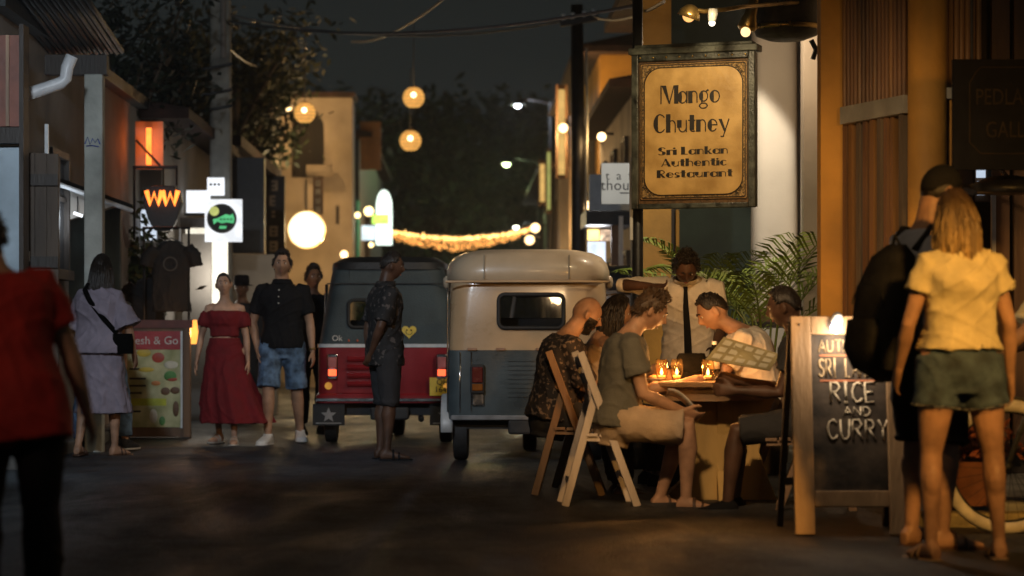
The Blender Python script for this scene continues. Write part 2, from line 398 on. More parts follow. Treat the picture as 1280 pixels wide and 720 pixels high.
    # ---- hair
    def shell(a0, a1, na, elo, ehi, th, ne=10, jit=.0, closed=True, inner=.93):
        q = MB(); vs = []; cnt = na if closed else na + 1
        for i in range(cnt):
            a = a0 + (a1 - a0) * i / na
            for j in range(ne + 1):
                e = elo(a) + (ehi(a) - elo(a)) * j / ne
                vs.append(hp_(a, e, 1 + th * (1 + jit * mn.noise(V((a * 3, e * 4, H * 9)))) * min(1, .35 + j * .35)))
            for j in range(ne, -1, -1):
                e = elo(a) + (ehi(a) - elo(a)) * j / ne; vs.append(hp_(a, e, inner))
        L = 2 * (ne + 1); fs = []
        for i in range(na):
            i2 = (i + 1) % cnt
            for j in range(L): j2 = (j + 1) % L; fs.append((i * L + j, i2 * L + j, i2 * L + j2, i * L + j2))
        if not closed: fs += [tuple(range(L)), tuple(reversed(range(na * L, na * L + L)))]
        return q.add(vs, fs)
    def line(front, side, back):
        def f(a):
            A = abs(math.degrees(a)); A = A if A <= 180 else 360 - A
            if A < 75: return rad(front + (side - front) * smooth01((A - 35) / 40))
            return rad(side + (back - side) * smooth01((A - 100) / 40))
        return f
    if hair:
        kind, hm = hair[0], hair[1]; opt = hair[2] if len(hair) > 2 else {}
        rs = random.Random(int(H * 1000) + int(loc[1] * 37))
        q = None
        if kind in ('short', 'long', 'bun', 'fade', 'curly'):
            th = {'short': .13, 'long': .15, 'bun': .09, 'fade': .05, 'curly': .24}[kind]
            el = line(46, -2 if kind != 'fade' else 12, -38 if kind != 'fade' else -15)
            q = shell(-math.pi, math.pi, 44, el, lambda a: 1.56, opt.get('th', th), 10, .5)
            if kind in ('short', 'curly', 'fade'):
                for i in range(520 if kind != 'fade' else 200):
                    a = rs.uniform(-math.pi, math.pi); lo = el(a); e = lo + (1.5 - lo) * rs.random()
                    p = hp_(a, e, 1 + opt.get('th', th) * .7); nrm = (p - hc).normalized()
                    fl = (nrm * .5 + hf * rs.uniform(-.2, .9) * (1 if e > .5 else 0) + hu * (.5 if e > .6 else -.9) + hl * rs.uniform(-.5, .5)).normalized()
                    ln = rs.uniform(.010, .020) * H * (1 if kind != 'fade' else .4)
                    q.tube([p - nrm * .004 * H, p + fl * ln * .6, p + fl * ln], [.004 * H, .0025 * H, .0006 * H], 4)
            if kind == 'bun': q.ball(hc - hf * .058 * H + hu * .03 * H, .024 * H, 10, 8)
            if kind == 'long':
                L = opt.get('len', .30) * H; wd = opt.get('wide', 1.0)
                secs = []
                for i in range(9):
                    u = i / 8; c = hc + hu * .02 * H * (1 - u) - hf * (.022 + .030 * smooth01(u * 3)) * H - V((0, 0, 1)) * (u * L)
                    secs.append((c, hl * (.038 + .014 * math.sin(u * 2.6)) * H * wd * (1 - .55 * u ** 2), hf * (.034 - .018 * u) * H, 2, lambda t, u=u: 1 + .07 * math.sin(9 * t + 3 * u) * u))
                q.loft(secs, 26)
                for i in range(430):
                    fly = 1 if i % 9 else 2.2
                    a = rs.choice((1, -1)) * rs.uniform(1.25, math.pi); e = rs.uniform(-.2, .9)
                    p = hp_(a, e, 1.13); ln = L * rs.uniform(.55, 1.12); wob = rs.uniform(0, 6.3); o_ = (p - hc); o_.z = 0; pts = [p]
                    drop = V((0, 0, -1)); side = o_.normalized() if o_.length > 1e-6 else -hf
                    for k in range(1, 6):
                        u = k / 5; pts.append(p + drop * ln * u + side * (.010 + .006 * math.sin(u * 3)) * H * min(1, u * 3) * wd + hl * (.007 * fly * u * math.sin(u * 7 + wob)) * H - hf * .012 * H * min(1, u * 2) - side * (.012 * H * u * u))
                    q.tube(pts, [.0036 * H, .0042 * H, .0038 * H, .0032 * H, .0022 * H, .0005 * H] if fly == 1 else [.0014 * H] * 5 + [.0004 * H], 4)
            q.build('hair', hm, root, True, local=True)
        if kind == 'cap':
            ch = shell(-math.pi, math.pi, 40, line(24, 14, -6), lambda a: 1.56, .14, 8, .05)
            o = ch.build('cap', hm, root, True, local=True)
            br = MB(); secs = []
            for i in range(7):
                u = i / 6; secs.append((hc + hf * (.045 + .05 * u) * H + hu * (.030 - .012 * u * u) * H, hl * .048 * H * math.sqrt(max(.05, 1 - (u * .93) ** 2)), hu * .0022 * H))
            br.loft(secs, 14).build('brim', hm, o, True, local=True)
            shell(-math.pi, math.pi, 40, line(20, -4, -34), lambda a: rad(28), .05, 6, .2).build('hair', HR_DARK, root, True, local=True)
        if kind == 'hat':
            o = MB().lathe([(.052 * H, .018 * H), (.054 * H, .05 * H), (.050 * H, .085 * H), (.03 * H, .092 * H), (.001, .093 * H)], hc, 24, hu).build('hat', hm, root, True, local=True)
            MB().lathe([(.05 * H, .020 * H), (.078 * H, .016 * H), (.078 * H, .020 * H), (.05 * H, .026 * H)], hc, 24, hu, closed=True).build('brim', hm, o, True, local=True)
            shell(-math.pi, math.pi, 40, line(20, -4, -34), lambda a: rad(28), .05, 6, .2).build('hair', HR_DARK, root, True, local=True)
    if beard:
        rs = random.Random(5)
        q = shell(-1.45, 1.45, 30, lambda a: rad(-68), lambda a: rad(-40 + 34 * smooth01((abs(math.degrees(a)) - 12) / 30)), .05, 7, .5, closed=False)
        for i in range(260):
            a = rs.uniform(-1.4, 1.4); e = rad(rs.uniform(-66, -44 + 30 * smooth01((abs(math.degrees(a)) - 14) / 30))); p = hp_(a, e, 1.05); d_ = ((p - hc).normalized() - hu * .9).normalized()
            q.tube([p, p + d_ * .011 * H], [.003 * H, .0006 * H], 4)
        q.tube([hp_(rad(-16), rad(-33)) + hf * .001 * H, hp_(0, rad(-27)) + hf * .001 * H, hp_(rad(16), rad(-33)) + hf * .001 * H], [.003 * H, .0045 * H, .003 * H], 6)
        q.build('beard', beard, root, True, local=True)
    # ---- clothes
    cv = max(vox, .010)
    if top:
        t0, t1, ls_ = top.get('t0', -.05), top.get('t1', .302), top.get('loose', .010)
        q = MB(); N = 10; secs = []
        for i in range(N + 1):
            t = t0 + (t1 - t0) * i / N; w_, d_ = tor(t)
            if t < 0: w_, d_ = tor(max(t, -.03))
            hang = ls_ * (1 + top.get('flare', .6) * smooth01((.2 - t) / .3)); hang = hang if t < .275 else ls_ * .55
            if female and .17 < t < .24: d_ += .010
            w2 = w_ if t > .27 else max(w_, (.078 if not female else .072))
            secs.append((spine(t), sl * (w2 * g + hang) * H, sf * (d_ * g + hang) * H, 2.4, lambda th, i=i: 1 + .018 * math.sin(5 * th + i * .9)))
        q.loft(secs, 28)
        sv = top.get('sleeve', .6); fl = top.get('cuff', 1.0)
        if sv:
            for sd in (1, -1):
                sh, el, wr, ud, fd = Js[sd]; pts = [sh - sl * sd * .03 * H + s * .004 * H, sh + s * .002 * H]; rr = [.040 * H, .041 * H]
                if sv <= 1: pts += [sh + (el - sh) * sv * .5, sh + (el - sh) * sv]; rr += [(.036 + ls_ * .5) * H, (.031 + ls_ * .9) * H * fl]
                else: pts += [sh + (el - sh) * .5, el, el + (wr - el) * (sv - 1) * .5, el + (wr - el) * (sv - 1)]; rr += [.036 * H, .030 * H, .027 * H, .022 * H * fl]
                q.tube(pts, [x * ra for x in rr], 16)
        if top.get('off'): # off the shoulder: sleeves start below the shoulder, ruffled band round the arms
            for sd in (1, -1):
                sh, el, wr, ud, fd = Js[sd]; q.tube([sh + ud * .03 * H - sl * sd * .02 * H, sh + ud * .055 * H, sh + ud * .09 * H, sh + ud * .115 * H], [.034 * H, .045 * H, .047 * H, .042 * H], 16)
        o = q.build('shirt' if not top.get('name') else top['name'], top['mat'], root, True, local=True); remesh(o, cv, 3, top.get('folds', .016))
        if top.get('collar'):
            MB().loft([(spine(.297), sl * .050 * H, sf * .043 * H), (spine(.318), sl * .042 * H, sf * .043 * H), (spine(.328), sl * .045 * H, sf * .046 * H), (spine(.305), sl * .058 * H, sf * .052 * H)], 24, closed=True).build('collar', top['mat'], o, True, local=True)
        for i in range(top.get('buttons', 0)):
            MB().ball(spine(.27 - .034 * i) + sf * (tor(.27 - .034 * i)[1] * g + ls_ + .002) * H, (.0036 * H, .0022 * H, .0036 * H), 8, 6).build('button', top.get('bm', EYE_W), o, True, local=True)
    if bottom:
        kind = bottom['kind']; q = MB()
        if kind in ('shorts', 'trousers'):
            ln = bottom.get('len', .8); lo = bottom.get('loose', .010); tw = bottom.get('waist', .05)
            q.loft([(spine(t), sl * (tor(max(t, -.066))[0] * g + .008) * H, sf * (tor(max(t, -.066))[1] * g + .008) * H, 2.3) for t in (-.084, -.066, -.05, -.03, 0, tw * .5, tw)], 24)
            for sd in (1, -1):
                hp, k, a = Ls[sd][:3]; pts = [hp + V((0, 0, .02 * H)), hp + (k - hp) * .2]; rr = [.060 * H, (.061 + lo * .3) * H]
                if ln <= 1: pts += [hp + (k - hp) * (.2 + (ln - .2) * .5), hp + (k - hp) * ln]; rr += [(.055 + lo * .7 - .012 * ln) * H, (.056 + lo - .016 * ln) * H]
                else: pts += [hp + (k - hp) * .6, k, k + (a - k) * .35 * (ln - 1), k + (a - k) * (ln - 1)]; rr += [(.050 + lo * .6) * H, (.038 + lo * .6) * H, (.037 + lo) * H, (.028 + lo) * H]
                q.tube(pts, rr, 18)
            o = q.build('shorts' if kind == 'shorts' else 'trousers', bottom['mat'], root, True, local=True); remesh(o, cv, 3, bottom.get('folds', .012))
            if bottom.get('detail'):
                MB().loft([(spine(t), sl * (tor(t)[0] * g + e_) * H, sf * (tor(t)[1] * g + e_) * H, 2.3) for t, e_ in ((.045, .012), (.045, .017), (.070, .0165), (.070, .011))], 32, closed=True).build('waistband', bottom['mat'], o, True, local=True)
                for sd in (1, -1):
                    if 0: MB().loft([(PL + sl * sd * .047 * H - sf * (.0835 + dz * .10 * (1 if dz < 0 else -1)) * H + V((0, 0, dz * H)), sl * ww * H, sf * .002 * H, 3) for dz, ww in ((.028, .030), (-.012, .030), (-.034, .022), (-.042, .004))], 16).build('pocket', bottom['mat'], o, 'auto', local=True)
                    hp, k = Ls[sd][:2]; c_ = hp + (k - hp) * ln; d_ = (k - hp).normalized(); q2 = MB(); n2 = d_.orthogonal().normalized(); n3 = d_.cross(n2)
                    rsx = random.Random(4)
                    for i in range(160): a_ = rsx.uniform(0, 6.28); rr2 = (.056 + lo - .016 * ln) * H * .98; p_ = c_ - d_ * .004 + (n2 * math.cos(a_) + n3 * math.sin(a_)) * rr2; q2.tube([p_, p_ + d_ * rsx.uniform(.003, .011) + n2 * rsx.uniform(-.004, .004)], [.0010, .0004], 4)
                    q2.build('frayed_hem', mat('denim_thread', (.35, .38, .40), .9), o, local=True)
        else:
            tt = bottom.get('top', .08); zh = bottom['hem']; rx, ry = bottom['rx'], bottom['ry']; nf = bottom.get('folds_n', 9); sh = bottom.get('sway', (0, 0))
            secs = []; p0 = spine(tt); w0, d0 = tor(tt); hipw = spine(-.03)
            for i in range(15):
                u = i / 14; z = p0.z + (zh - p0.z) * u; tz = (z - PL.z) / H
                w_, d_ = tor(max(tz, -.03)); ww = max(w_ * g + .016, (w0 * g + .014) + (rx - w0) * u ** 1.1) * H; dd = max(d_ * g + .016, (d0 * g + .014) + (ry - d0) * u ** 1.1) * H
                secs.append((V((p0.x + sh[0] * u * u, p0.y + sh[1] * u * u, z)), V((-ww, 0, 0)), V((0, -dd, 0)), 2.4 - .4 * u, lambda th, u=u: 1 + .085 * u * math.sin(nf * th + 1.3 * math.sin(2 * th) + .8 * u) + .03 * u * math.sin(17 * th)))
            q.loft(secs, 72)
            o = q.build(bottom.get('name', 'skirt'), bottom['mat'], root, True, local=True); remesh(o, cv, 2, bottom.get('folds', .010))
            if False: pass
            if bottom.get('belt'):
                MB().loft([(spine(tt - .012), sl * (w0 + .014) * H, sf * (d0 + .014) * H), (spine(tt + .008), sl * (w0 + .014) * H, sf * (d0 + .014) * H)], 28).build('belt', bottom['belt'], o, True, local=True)
    if shoes:
        for sd in (1, -1):
            a, fd, up, sdv, foot = feet[sd]
            if shoes[0] in ('sneaker', 'shoe'):
                q = MB().loft([(a + (fd * f * 1.06 + up * (z - .002)) * H, sdv * (wd + .005) * H, up * (hh_ + .0055) * H, 2.6) for f, wd, hh_, z in foot], 14)
                if shoes[0] == 'sneaker': q.tube([a - up * .008 * H, a + up * .012 * H], [.027 * H, .024 * H], 14)
                o = q.build('shoe', shoes[1], root, True, local=True)
                MB().loft([(a + (fd * f * 1.09 + up * -.041) * H, sdv * (wd + .0065) * H, up * .006 * H, 4) for f, wd, hh_, z in foot], 14).build('sole', shoes[2] if len(shoes) > 2 else shoes[1], o, True, local=True)
            else:
                o = MB().loft([(a + (fd * f * 1.1 + up * -.0425) * H, sdv * (wd + .004) * H, up * .0055 * H, 3) for f, wd, hh_, z in foot], 14).build('sandal', shoes[1], root, True, local=True)
                q = MB()
                for f, ww, zz in ((.058, .0285, -.010), (.030, .026, .004)):
                    q.tube([a + (fd * f + sdv * ww * math.cos(t) + up * (-.042 + (zz + .044) * max(0, math.sin(t)))) * H for t in [math.pi * i / 8 for i in range(9)]], .0045 * H, 6, squash=(1.3, .6))
                q.build('strap', shoes[1], o, True, local=True)
    return dict(root=root, spine=spine, sl=sl, sf=sf, s=s, H=H, J=Js, tor=tor, hc=hc, hf=hf, hu=hu, hl=hl, PL=PL, Ls=Ls, body=body, R=wm(root))
# ------------------------------------------------------------------ the setting: ground, buildings, poles
M = {}
M['asphalt'] = mat('asphalt', (.019, .0225, .0275), .58, .42, 2.2, 1.0, 70, spec=.45, col2=(.038, .045, .054))
_n = [q for q in M['asphalt'].node_tree.nodes if q.type == 'TEX_NOISE'][0]; _n.inputs['Detail'].default_value = 11; _n.inputs['Roughness'].default_value = .72
def _grain(m_):
    n_ = m_.node_tree.nodes; l_ = m_.node_tree.links; b_ = n_['Principled BSDF']; s_ = b_.inputs['Base Color'].links[0].from_socket
    v_ = n_.new('ShaderNodeTexVoronoi'); v_.inputs['Scale'].default_value = 55; tc_ = n_.new('ShaderNodeTexCoord'); l_.new(tc_.outputs['Object'], v_.inputs['Vector'])
    r_ = n_.new('ShaderNodeValToRGB'); r_.color_ramp.elements[0].color = (.35, .35, .35, 1); r_.color_ramp.elements[1].color = (1.9, 1.9, 1.9, 1); l_.new(v_.outputs['Color'], r_.inputs[0])
    x_ = n_.new('ShaderNodeMix'); x_.data_type = 'RGBA'; x_.blend_type = 'MULTIPLY'; x_.inputs[0].default_value = 1; l_.new(s_, x_.inputs[6]); l_.new(r_.outputs[0], x_.inputs[7]); l_.new(x_.outputs[2], b_.inputs['Base Color'])
_grain(M['asphalt'])
def _patches(m_):      # old patches and oil stains: broad tone and gloss changes
    n_ = m_.node_tree.nodes; l_ = m_.node_tree.links; b_ = n_['Principled BSDF']; s_ = b_.inputs['Base Color'].links[0].from_socket; q_ = b_.inputs['Roughness'].links[0].from_socket
    tc_ = n_.new('ShaderNodeTexCoord'); mp_ = n_.new('ShaderNodeMapping'); mp_.inputs['Scale'].default_value = (1.1, .30, 1); l_.new(tc_.outputs['Object'], mp_.inputs[0])
    v_ = n_.new('ShaderNodeTexNoise'); v_.inputs['Scale'].default_value = 1.0; v_.inputs['Detail'].default_value = 9; v_.inputs['Roughness'].default_value = .68; v_.inputs['Distortion'].default_value = .6; l_.new(mp_.outputs[0], v_.inputs['Vector'])
    r_ = n_.new('ShaderNodeValToRGB'); r_.color_ramp.elements[0].color = (.38, .38, .38, 1); r_.color_ramp.elements[1].color = (1.7, 1.7, 1.7, 1); r_.color_ramp.elements[0].position = .38; r_.color_ramp.elements[1].position = .62; l_.new(v_.outputs[0], r_.inputs[0])
    x_ = n_.new('ShaderNodeMix'); x_.data_type = 'RGBA'; x_.blend_type = 'MULTIPLY'; x_.inputs[0].default_value = 1; l_.new(s_, x_.inputs[6]); l_.new(r_.outputs[0], x_.inputs[7]); l_.new(x_.outputs[2], b_.inputs['Base Color'])
    k_ = n_.new('ShaderNodeMapRange'); k_.inputs[1].default_value = .40; k_.inputs[2].default_value = .62; k_.inputs[3].default_value = .40; k_.inputs[4].default_value = .72; l_.new(v_.outputs[0], k_.inputs[0]); l_.new(k_.outputs[0], b_.inputs['Roughness'])
_patches(M['asphalt'])
M['concrete'] = mat('concrete', (.30, .30, .27), .85, .25, 3, .25, 40)
M['plaster_grey'] = mat('plaster_grey', (.22, .20, .18), .85, .22, 1.2, .2, 18)
M['plaster_beige'] = mat('plaster_beige', (.42, .35, .27), .85, .25, 1.0, .2, 18)
M['plaster_white'] = mat('plaster_white', (.70, .66, .60), .8, .12, 1.0, .15, 14)
M['plaster_ochre'] = mat('plaster_ochre', (.55, .29, .055), .75, .25, 1.4, .25, 22)
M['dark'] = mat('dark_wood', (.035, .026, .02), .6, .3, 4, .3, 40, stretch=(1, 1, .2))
M['wood'] = mat('brown_wood', (.16, .085, .042), .55, .35, 5, .3, 30, stretch=(1, 1, .12))
M['palewood'] = mat('pale_wood', (.42, .27, .17), .6, .3, 6, .3, 40, stretch=(1, 1, .15))
M['bamboo'] = mat('bamboo', (.19, .10, .036), .5, .4, 5, .3, 30, stretch=(1, 1, .12))
M['black'] = mat('black_iron', (.018, .018, .020), .45, .3, 9, .15, 60, metal=.3)
M['rust'] = mat('red_brown_panel', (.20, .07, .045), .55, .25, 4, .2, 20)
M['rooftile'] = mat('roof_tile', (.045, .022, .016), .85, .35, 4, .4, 30)
M['tin'] = mat('corrugated_tin', (.014, .016, .016), .55, .3, 4, .2, 20, metal=.4)
M['pvc'] = mat('white_pipe', (.72, .74, .76), .35, .1, 8, .05)
M['glass'] = glass('window_glass'); M['darkglass'] = glass('dark_glass', (.5, .53, .55))
M['brass'] = mat('brass', (.55, .36, .12), .3, .25, 8, .1, 50, metal=.9)

bpy.ops.mesh.primitive_grid_add if False else None
g = MB(); nx, ny = 60, 150
def gz(x, y): return .012 * mn.noise(V((x * .35, y * .25, 0))) + .004 * mn.noise(V((x * 2.1, y * 1.7, 3)))
xs = [-200, -120, -60, -20] + [-9 + 18 * i / nx for i in range(nx + 1)] + [20, 60, 120, 200]; ys = [-20, 0, 3] + [5 + 75 * i / ny for i in range(ny + 1)] + [110, 200, 300, 400]
g.add([(x, y, gz(x, y)) for y in ys for x in xs], [(j * len(xs) + i, j * len(xs) + i + 1, (j + 1) * len(xs) + i + 1, (j + 1) * len(xs) + i) for j in range(len(ys) - 1) for i in range(len(xs) - 1)])
o = g.build('road', M['asphalt'], None, True); o['kind'] = 'structure'
# low pavement kerbs along both sides, the right one with a painted edge
k = MB().bx(-9, -3.35, 18.2, 90, -.2, .10); o = k.build('pavement', mat('paving', (.13, .125, .115), .8, .3, 2, .3, 30), None, bevel=.02); o['kind'] = 'structure'
k = MB().bx(2.62, 9, 13.2, 90, -.2, .10); o = k.build('pavement', M['concrete'], None, bevel=.02); o['kind'] = 'structure'
k = MB().bx(2.30, 8, 12.75, 12.95, -.1, .075); o = k.build('kerb', mat('kerb_paint', (.42, .34, .16), .7, .3, 6, .3, 40), None, bevel=.015); o['kind'] = 'structure'

def window(parent, x, y, z, w_, h_, face, lit=None, frame=None):   # face: 'y' looks to the camera, '+x'/'-x' looks across the street
    fr = frame or M['dark']; t = .06
    def bx(a0, a1, z0, z1, d0, d1, q):
        if face == 'y': q.bx(x + a0, x + a1, y - d1, y - d0, z + z0, z + z1)
        else:
            sg = 1 if face == '+x' else -1
            q.bx(x + sg * d0, x + sg * d1, y + a0, y + a1, z + z0, z + z1)
    q = MB(); W = w_ / 2
    bx(-W - t, -W, -t, h_ + t, .004, .07, q); bx(W, W + t, -t, h_ + t, .004, .07, q); bx(-W, W, h_, h_ + t, .006, .068, q); bx(-W - .05, W + .05, -t - .03, 0, .006, .11, q)
    bx(-.02, .02, 0, h_, .01, .05, q); bx(-W, -.02, h_ * .62, h_ * .62 + .035, .01, .05, q); bx(.02, W, h_ * .62, h_ * .62 + .035, .01, .05, q)
    f = q.build('window', fr, parent)
    p = MB(); bx(-W, W, 0, h_, .012, .022, p); p.build('pane', lit or M['pane_dark'], f)
M['pane_dark'] = mat('dark_pane', (.02, .022, .025), .12, .2, 3, 0)
M['lit_warm'] = glow('lit_window_warm', (1, .62, .25), 1.2); M['lit_dim'] = glow('lit_window_dim', (1, .55, .22), .25); M['lit_cool'] = glow('lit_window_cool', (.75, .85, 1), 1.3)

def house(name, label, x0, x1, y0, y1, h, wall, street, roofm=None, wins=(), eave=.5, roof_h=.5):
    r = E(name, label, 'building', ((x0 + x1) / 2, y0, 0))
    MB().bx(x0, x1, y0, y1, -.1, h).build('wall', wall, r)
    q = MB(); e = eave
    q.add([(x0 - e, y0 - e, h + .003), (x1 + e, y0 - e, h + .003), (x1 + e, y1 + e * .2, h + .003), (x0 - e, y1 + e * .2, h + .003), (x0 - e, y0 - e, h + .12), (x1 + e, y0 - e, h + .12), (x1 + e, y1 + e * .2, h + .12), (x0 - e, y1 + e * .2, h + .12), ((x0 + x1) / 2, y0 - e * .4, h + roof_h + .12), ((x0 + x1) / 2, y1, h + roof_h + .12)],
          [(3, 2, 1, 0), (0, 1, 5, 4), (1, 2, 6, 5), (2, 3, 7, 6), (3, 0, 4, 7), (4, 5, 8), (5, 6, 9, 8), (6, 7, 9), (7, 4, 8, 9)])
    q.build('roof', roofm or M['rooftile'], r)
    xs_ = x1 if street == '+x' else x0
    for wv in wins:
        if wv[0] == 's': window(r, xs_, wv[1], wv[2], wv[3], wv[4], street, wv[5] if len(wv) > 5 else None)
        else: window(r, wv[1], y0, wv[2], wv[3], wv[4], 'y', wv[5] if len(wv) > 5 else None)
    return r

# ---- left row
L1 = house('shop_building', 'low grey shop with tin eave behind the square concrete post', -8, -3.62, 18.6, 27.2, 3.55, M['plaster_grey'], '+x', M['tin'], [('s', 21.4, 1.6, .8, 1.0)], .12, .3)
q = MB()   # doorway with bluish panel at its near corner, red-brown fanlight above
q.bx(-4.4, -3.375, 18.50, 18.56, .1, 2.48); q.build('door', mat('pale_blue_door', (.36, .44, .50), .4, .15, 3, .1), L1)
MB().bx(-4.4, -3.385, 18.42, 18.50, 2.62, 3.32).build('fanlight', M['rust'], L1)
for xx in (-3.92, -3.47): MB().bx(xx - .012, xx + .012, 18.395, 18.42, 2.62, 3.32).build('glazing_bar', M['palewood'], L1)
MB().bx(-3.374, -3.34, 18.36, 18.60, .1, 3.4).build('door_post', M['dark'], L1)
MB().bx(-4.5, -3.376, 18.38, 18.58, 2.49, 2.61).build('lintel', M['dark'], L1)
q = MB().tube([P(90, 70, 19.5), P(84, 84, 19.5), P(82, 98, 19.5), P(76, 104, 19.5), P(40, 116, 19.4), P(20, 122, 19.4)], .052, 12).build('drain_pipe', M['pvc'], L1, True)
MB().bx(-3.47, -3.44, 20.05, 20.08, 2.50, 2.78).build('conduit', M['pvc'], L1)
# tin canopy on the post
can = MB(); 
for i in range(46):
    x = -5.0 + i * .045; can.tube([(x, 21.1, 3.50 + .012 * (i % 2)), (x, 17.9, 3.80 + .012 * (i % 2))], .026, 6)
c_ = can.build('canopy', M['tin'], L1, True); c_['kind'] = 'stuff'
MB().bx(-5.0, -3.08, 20.92, 21.06, 3.29, 3.46).build('canopy_beam', M['dark'], L1)
po = E('concrete_post', 'square grey concrete post carrying the tin canopy beside the shutter', 'post', (-3.19, 20.95, 0))
MB().bx(-3.27, -3.11, 20.87, 21.03, -.1, 3.288).build('post_shaft', mat('pale_concrete', (.46, .48, .44), .85, .25, 3, .25, 40), po, bevel=.012)
MB().tube([(-3.26 + .022 * i, 20.862, 2.68 + (.05 if i % 2 else 0) + .01 * math.sin(i * 2)) for i in range(7)], .006, 5).tube([(-3.25, 20.862, 2.66), (-3.2, 20.862, 2.665), (-3.14, 20.862, 2.655)], .005, 5).build('blue_scribble', mat('blue_ink', (.03, .06, .35), .6, .5, 30, 0), po)
# plank shutter standing open
sh = E('wooden_shutter', 'tall brown plank shutter standing open left of the concrete post', 'shutter', (-3.32, 19.0, 0))
for i in range(3): MB().bx(-3.455 + i * .094, -3.455 + i * .094 + .09, 18.985, 19.02, .12, 2.46 - .004 * i).build('plank', mat('shutter_wood', (.085, .06, .042), .7, .3, 5, .3, 40, stretch=(1, 1, .15)), sh)
for z in (.5, 1.55, 2.2): MB().bx(-3.455, -3.175, 18.955, 18.984, z, z + .09).build('batten', M['dark'], sh)
MB().tube([(-3.40, 18.94, 1.68), (-3.40, 18.94, 1.60)], .008, 6).build('latch', M['pvc'], sh)
# lean-to awning with white soffit
aw = E('lean_to_awning', 'dark lean-to awning with white lit underside behind the concrete post', 'awning', (-3.2, 22.6, 2.2))
a0, a1, a2, a3 = P(60, 224, 21.5), P(165, 262, 22.6), P(165, 262, 22.6) + V((-.4, 2.6, .15)), P(60, 224, 21.5) + V((-.4, 2.6, .15))
MB().add([a0, a1, a2, a3] + [q_ + V((0, 0, .05)) for q_ in (a0, a1, a2, a3)], [(3, 2, 1, 0), (4, 5, 6, 7), (0, 1, 5, 4), (1, 2, 6, 5), (2, 3, 7, 6), (3, 0, 4, 7)]).build('awning_sheet', M['tin'], aw)
MB().tube([a0 + V((0, -.03, -.01)), a1 + V((0, -.03, -.01))], .022, 8).build('front_rail', M['pvc'], aw)
b0, b1, b2 = P(62, 232, 21.8), P(62, 282, 21.8), P(146, 256, 22.5)
MB().prism([(0, 0), (1, 0), (2, 0)], lambda u, v, d: (b0, b1, b2)[int(u)] + V((0, d, 0)), .03).build('side_panel', M['plaster_white'], aw)
MB().add([P(66, 282, 22.0), P(150, 258, 22.9), P(150, 420, 22.9), P(66, 400, 22.0)] + [q_ + V((0, .1, 0)) for q_ in (P(66, 282, 22.0), P(150, 258, 22.9), P(150, 420, 22.9), P(66, 400, 22.0))], [(0, 1, 2, 3), (7, 6, 5, 4), (0, 4, 5, 1), (1, 5, 6, 2), (2, 6, 7, 3), (3, 7, 4, 0)]).build('back_screen', mat('dark_green_screen', (.02, .028, .025), .7, .3, 4, .2), aw)
bl_ = E('assumed_awning_lamp', 'small white lamp assumed under the lean-to awning', 'lamp', P(97, 268, 21.7)); MB().tube([P(92, 266, 21.7), P(103, 270, 21.7)], .014, 8).build('bulb', glow('small_white_tube', (.9, .95, 1), 2), bl_, True); MB().tube([P(97, 267, 21.7), P(97, 246, 21.9)], .006, 5).build('rod', M['black'], bl_); lamp('POINT', P(97, 274, 21.55), 5, COOL, bl_, .06)  # lamp assumed from the bright underside of the awning
# bright neon tube and projecting frame
L2 = house('shop_building', 'small grey beige shop behind the hanging black T-shirts and orange tube light', -8, -3.40, 27.35, 33.0, 3.45, M['plaster_grey'], '+x', M['rooftile'], [], .35, .5)
for x0_, x1_, y0_, y1_, z0_, z1_, m_ in ((-4.0, -3.05, 26.2, 26.5, 1.9, 2.75, M['plaster_grey']), (-3.62, -3.40, 26.05, 26.19, 1.0, 3.0, M['rust'])):
    pass
nb = E('neon_frame', 'black iron bracket frame with a glowing orange tube light', 'tube light', P(190, 210, 26))
MB().tube([P(186, 160, 26), P(186, 206, 26)], .030, 10).build('tube', glow('orange_tube', (1, .20, .03), 3.2), nb, True)
MB().box(P(187, 182, 26.12), (.30, .06, .52)).build('back_plate', mat('pale_panel', (.6, .42, .32), .6, .1), nb)
MB().tube([P(166, 209, 25.9), P(222, 209, 25.9)], .017, 6).tube([P(170, 175, 25.9), P(200, 207, 25.9)], .014, 6).tube([P(168, 207, 25.9), P(168, 300, 25.9)], .014, 6).tube([P(221, 207, 25.9), P(221, 232, 25.9)], .014, 6).build('bracket', M['black'], nb)
lamp('POINT', P(186, 182, 25.8), 3, (1, .2, .04), nb, .06)
# lantern box sign with the double W
ws = E('box_sign', 'black six-sided box sign with glowing orange zigzag letters', 'sign', P(203, 250, 25.4))
pc = P(203, 252, 25.4); u_ = 25.4 / F
hexa = [(-22, 10), (-24, -2), (-18, -22), (-10, -36), (10, -36), (18, -22), (24, -2), (22, 10), (14, 20), (-14, 20)]
MB().prism([(x * u_, z * u_) for x, z in hexa], lambda u, v, d: (pc.x + u, pc.y + d, pc.z + v), .16).build('box', M['black'], ws, bevel=.008)
zz = MB()
for px, pz in ((-9.5, 0), (9.5, 0)):
    pts = [(-9, 9), (-4.6, -9), (0, 6), (4.6, -9), (9, 9)]
    zz.tube([(pc.x + (px + x * (1 - .0 * z)) * u_ * 1.06, pc.y - .022, pc.z + (z * .95 + 5) * u_) for x, z in pts], .025, 8)
zz.build('letters', glow('orange_neon', (1, .20, .03), 3.6), ws, True)
MB().tube([(pc.x, pc.y + .08, pc.z + 19 * u_), (pc.x, pc.y + .08, pc.z + 43 * u_)], .012, 6).build('hanger', M['black'], ws)
lamp('POINT', (pc.x, pc.y - .3, pc.z), .25, (1, .35, .08), ws, .1)

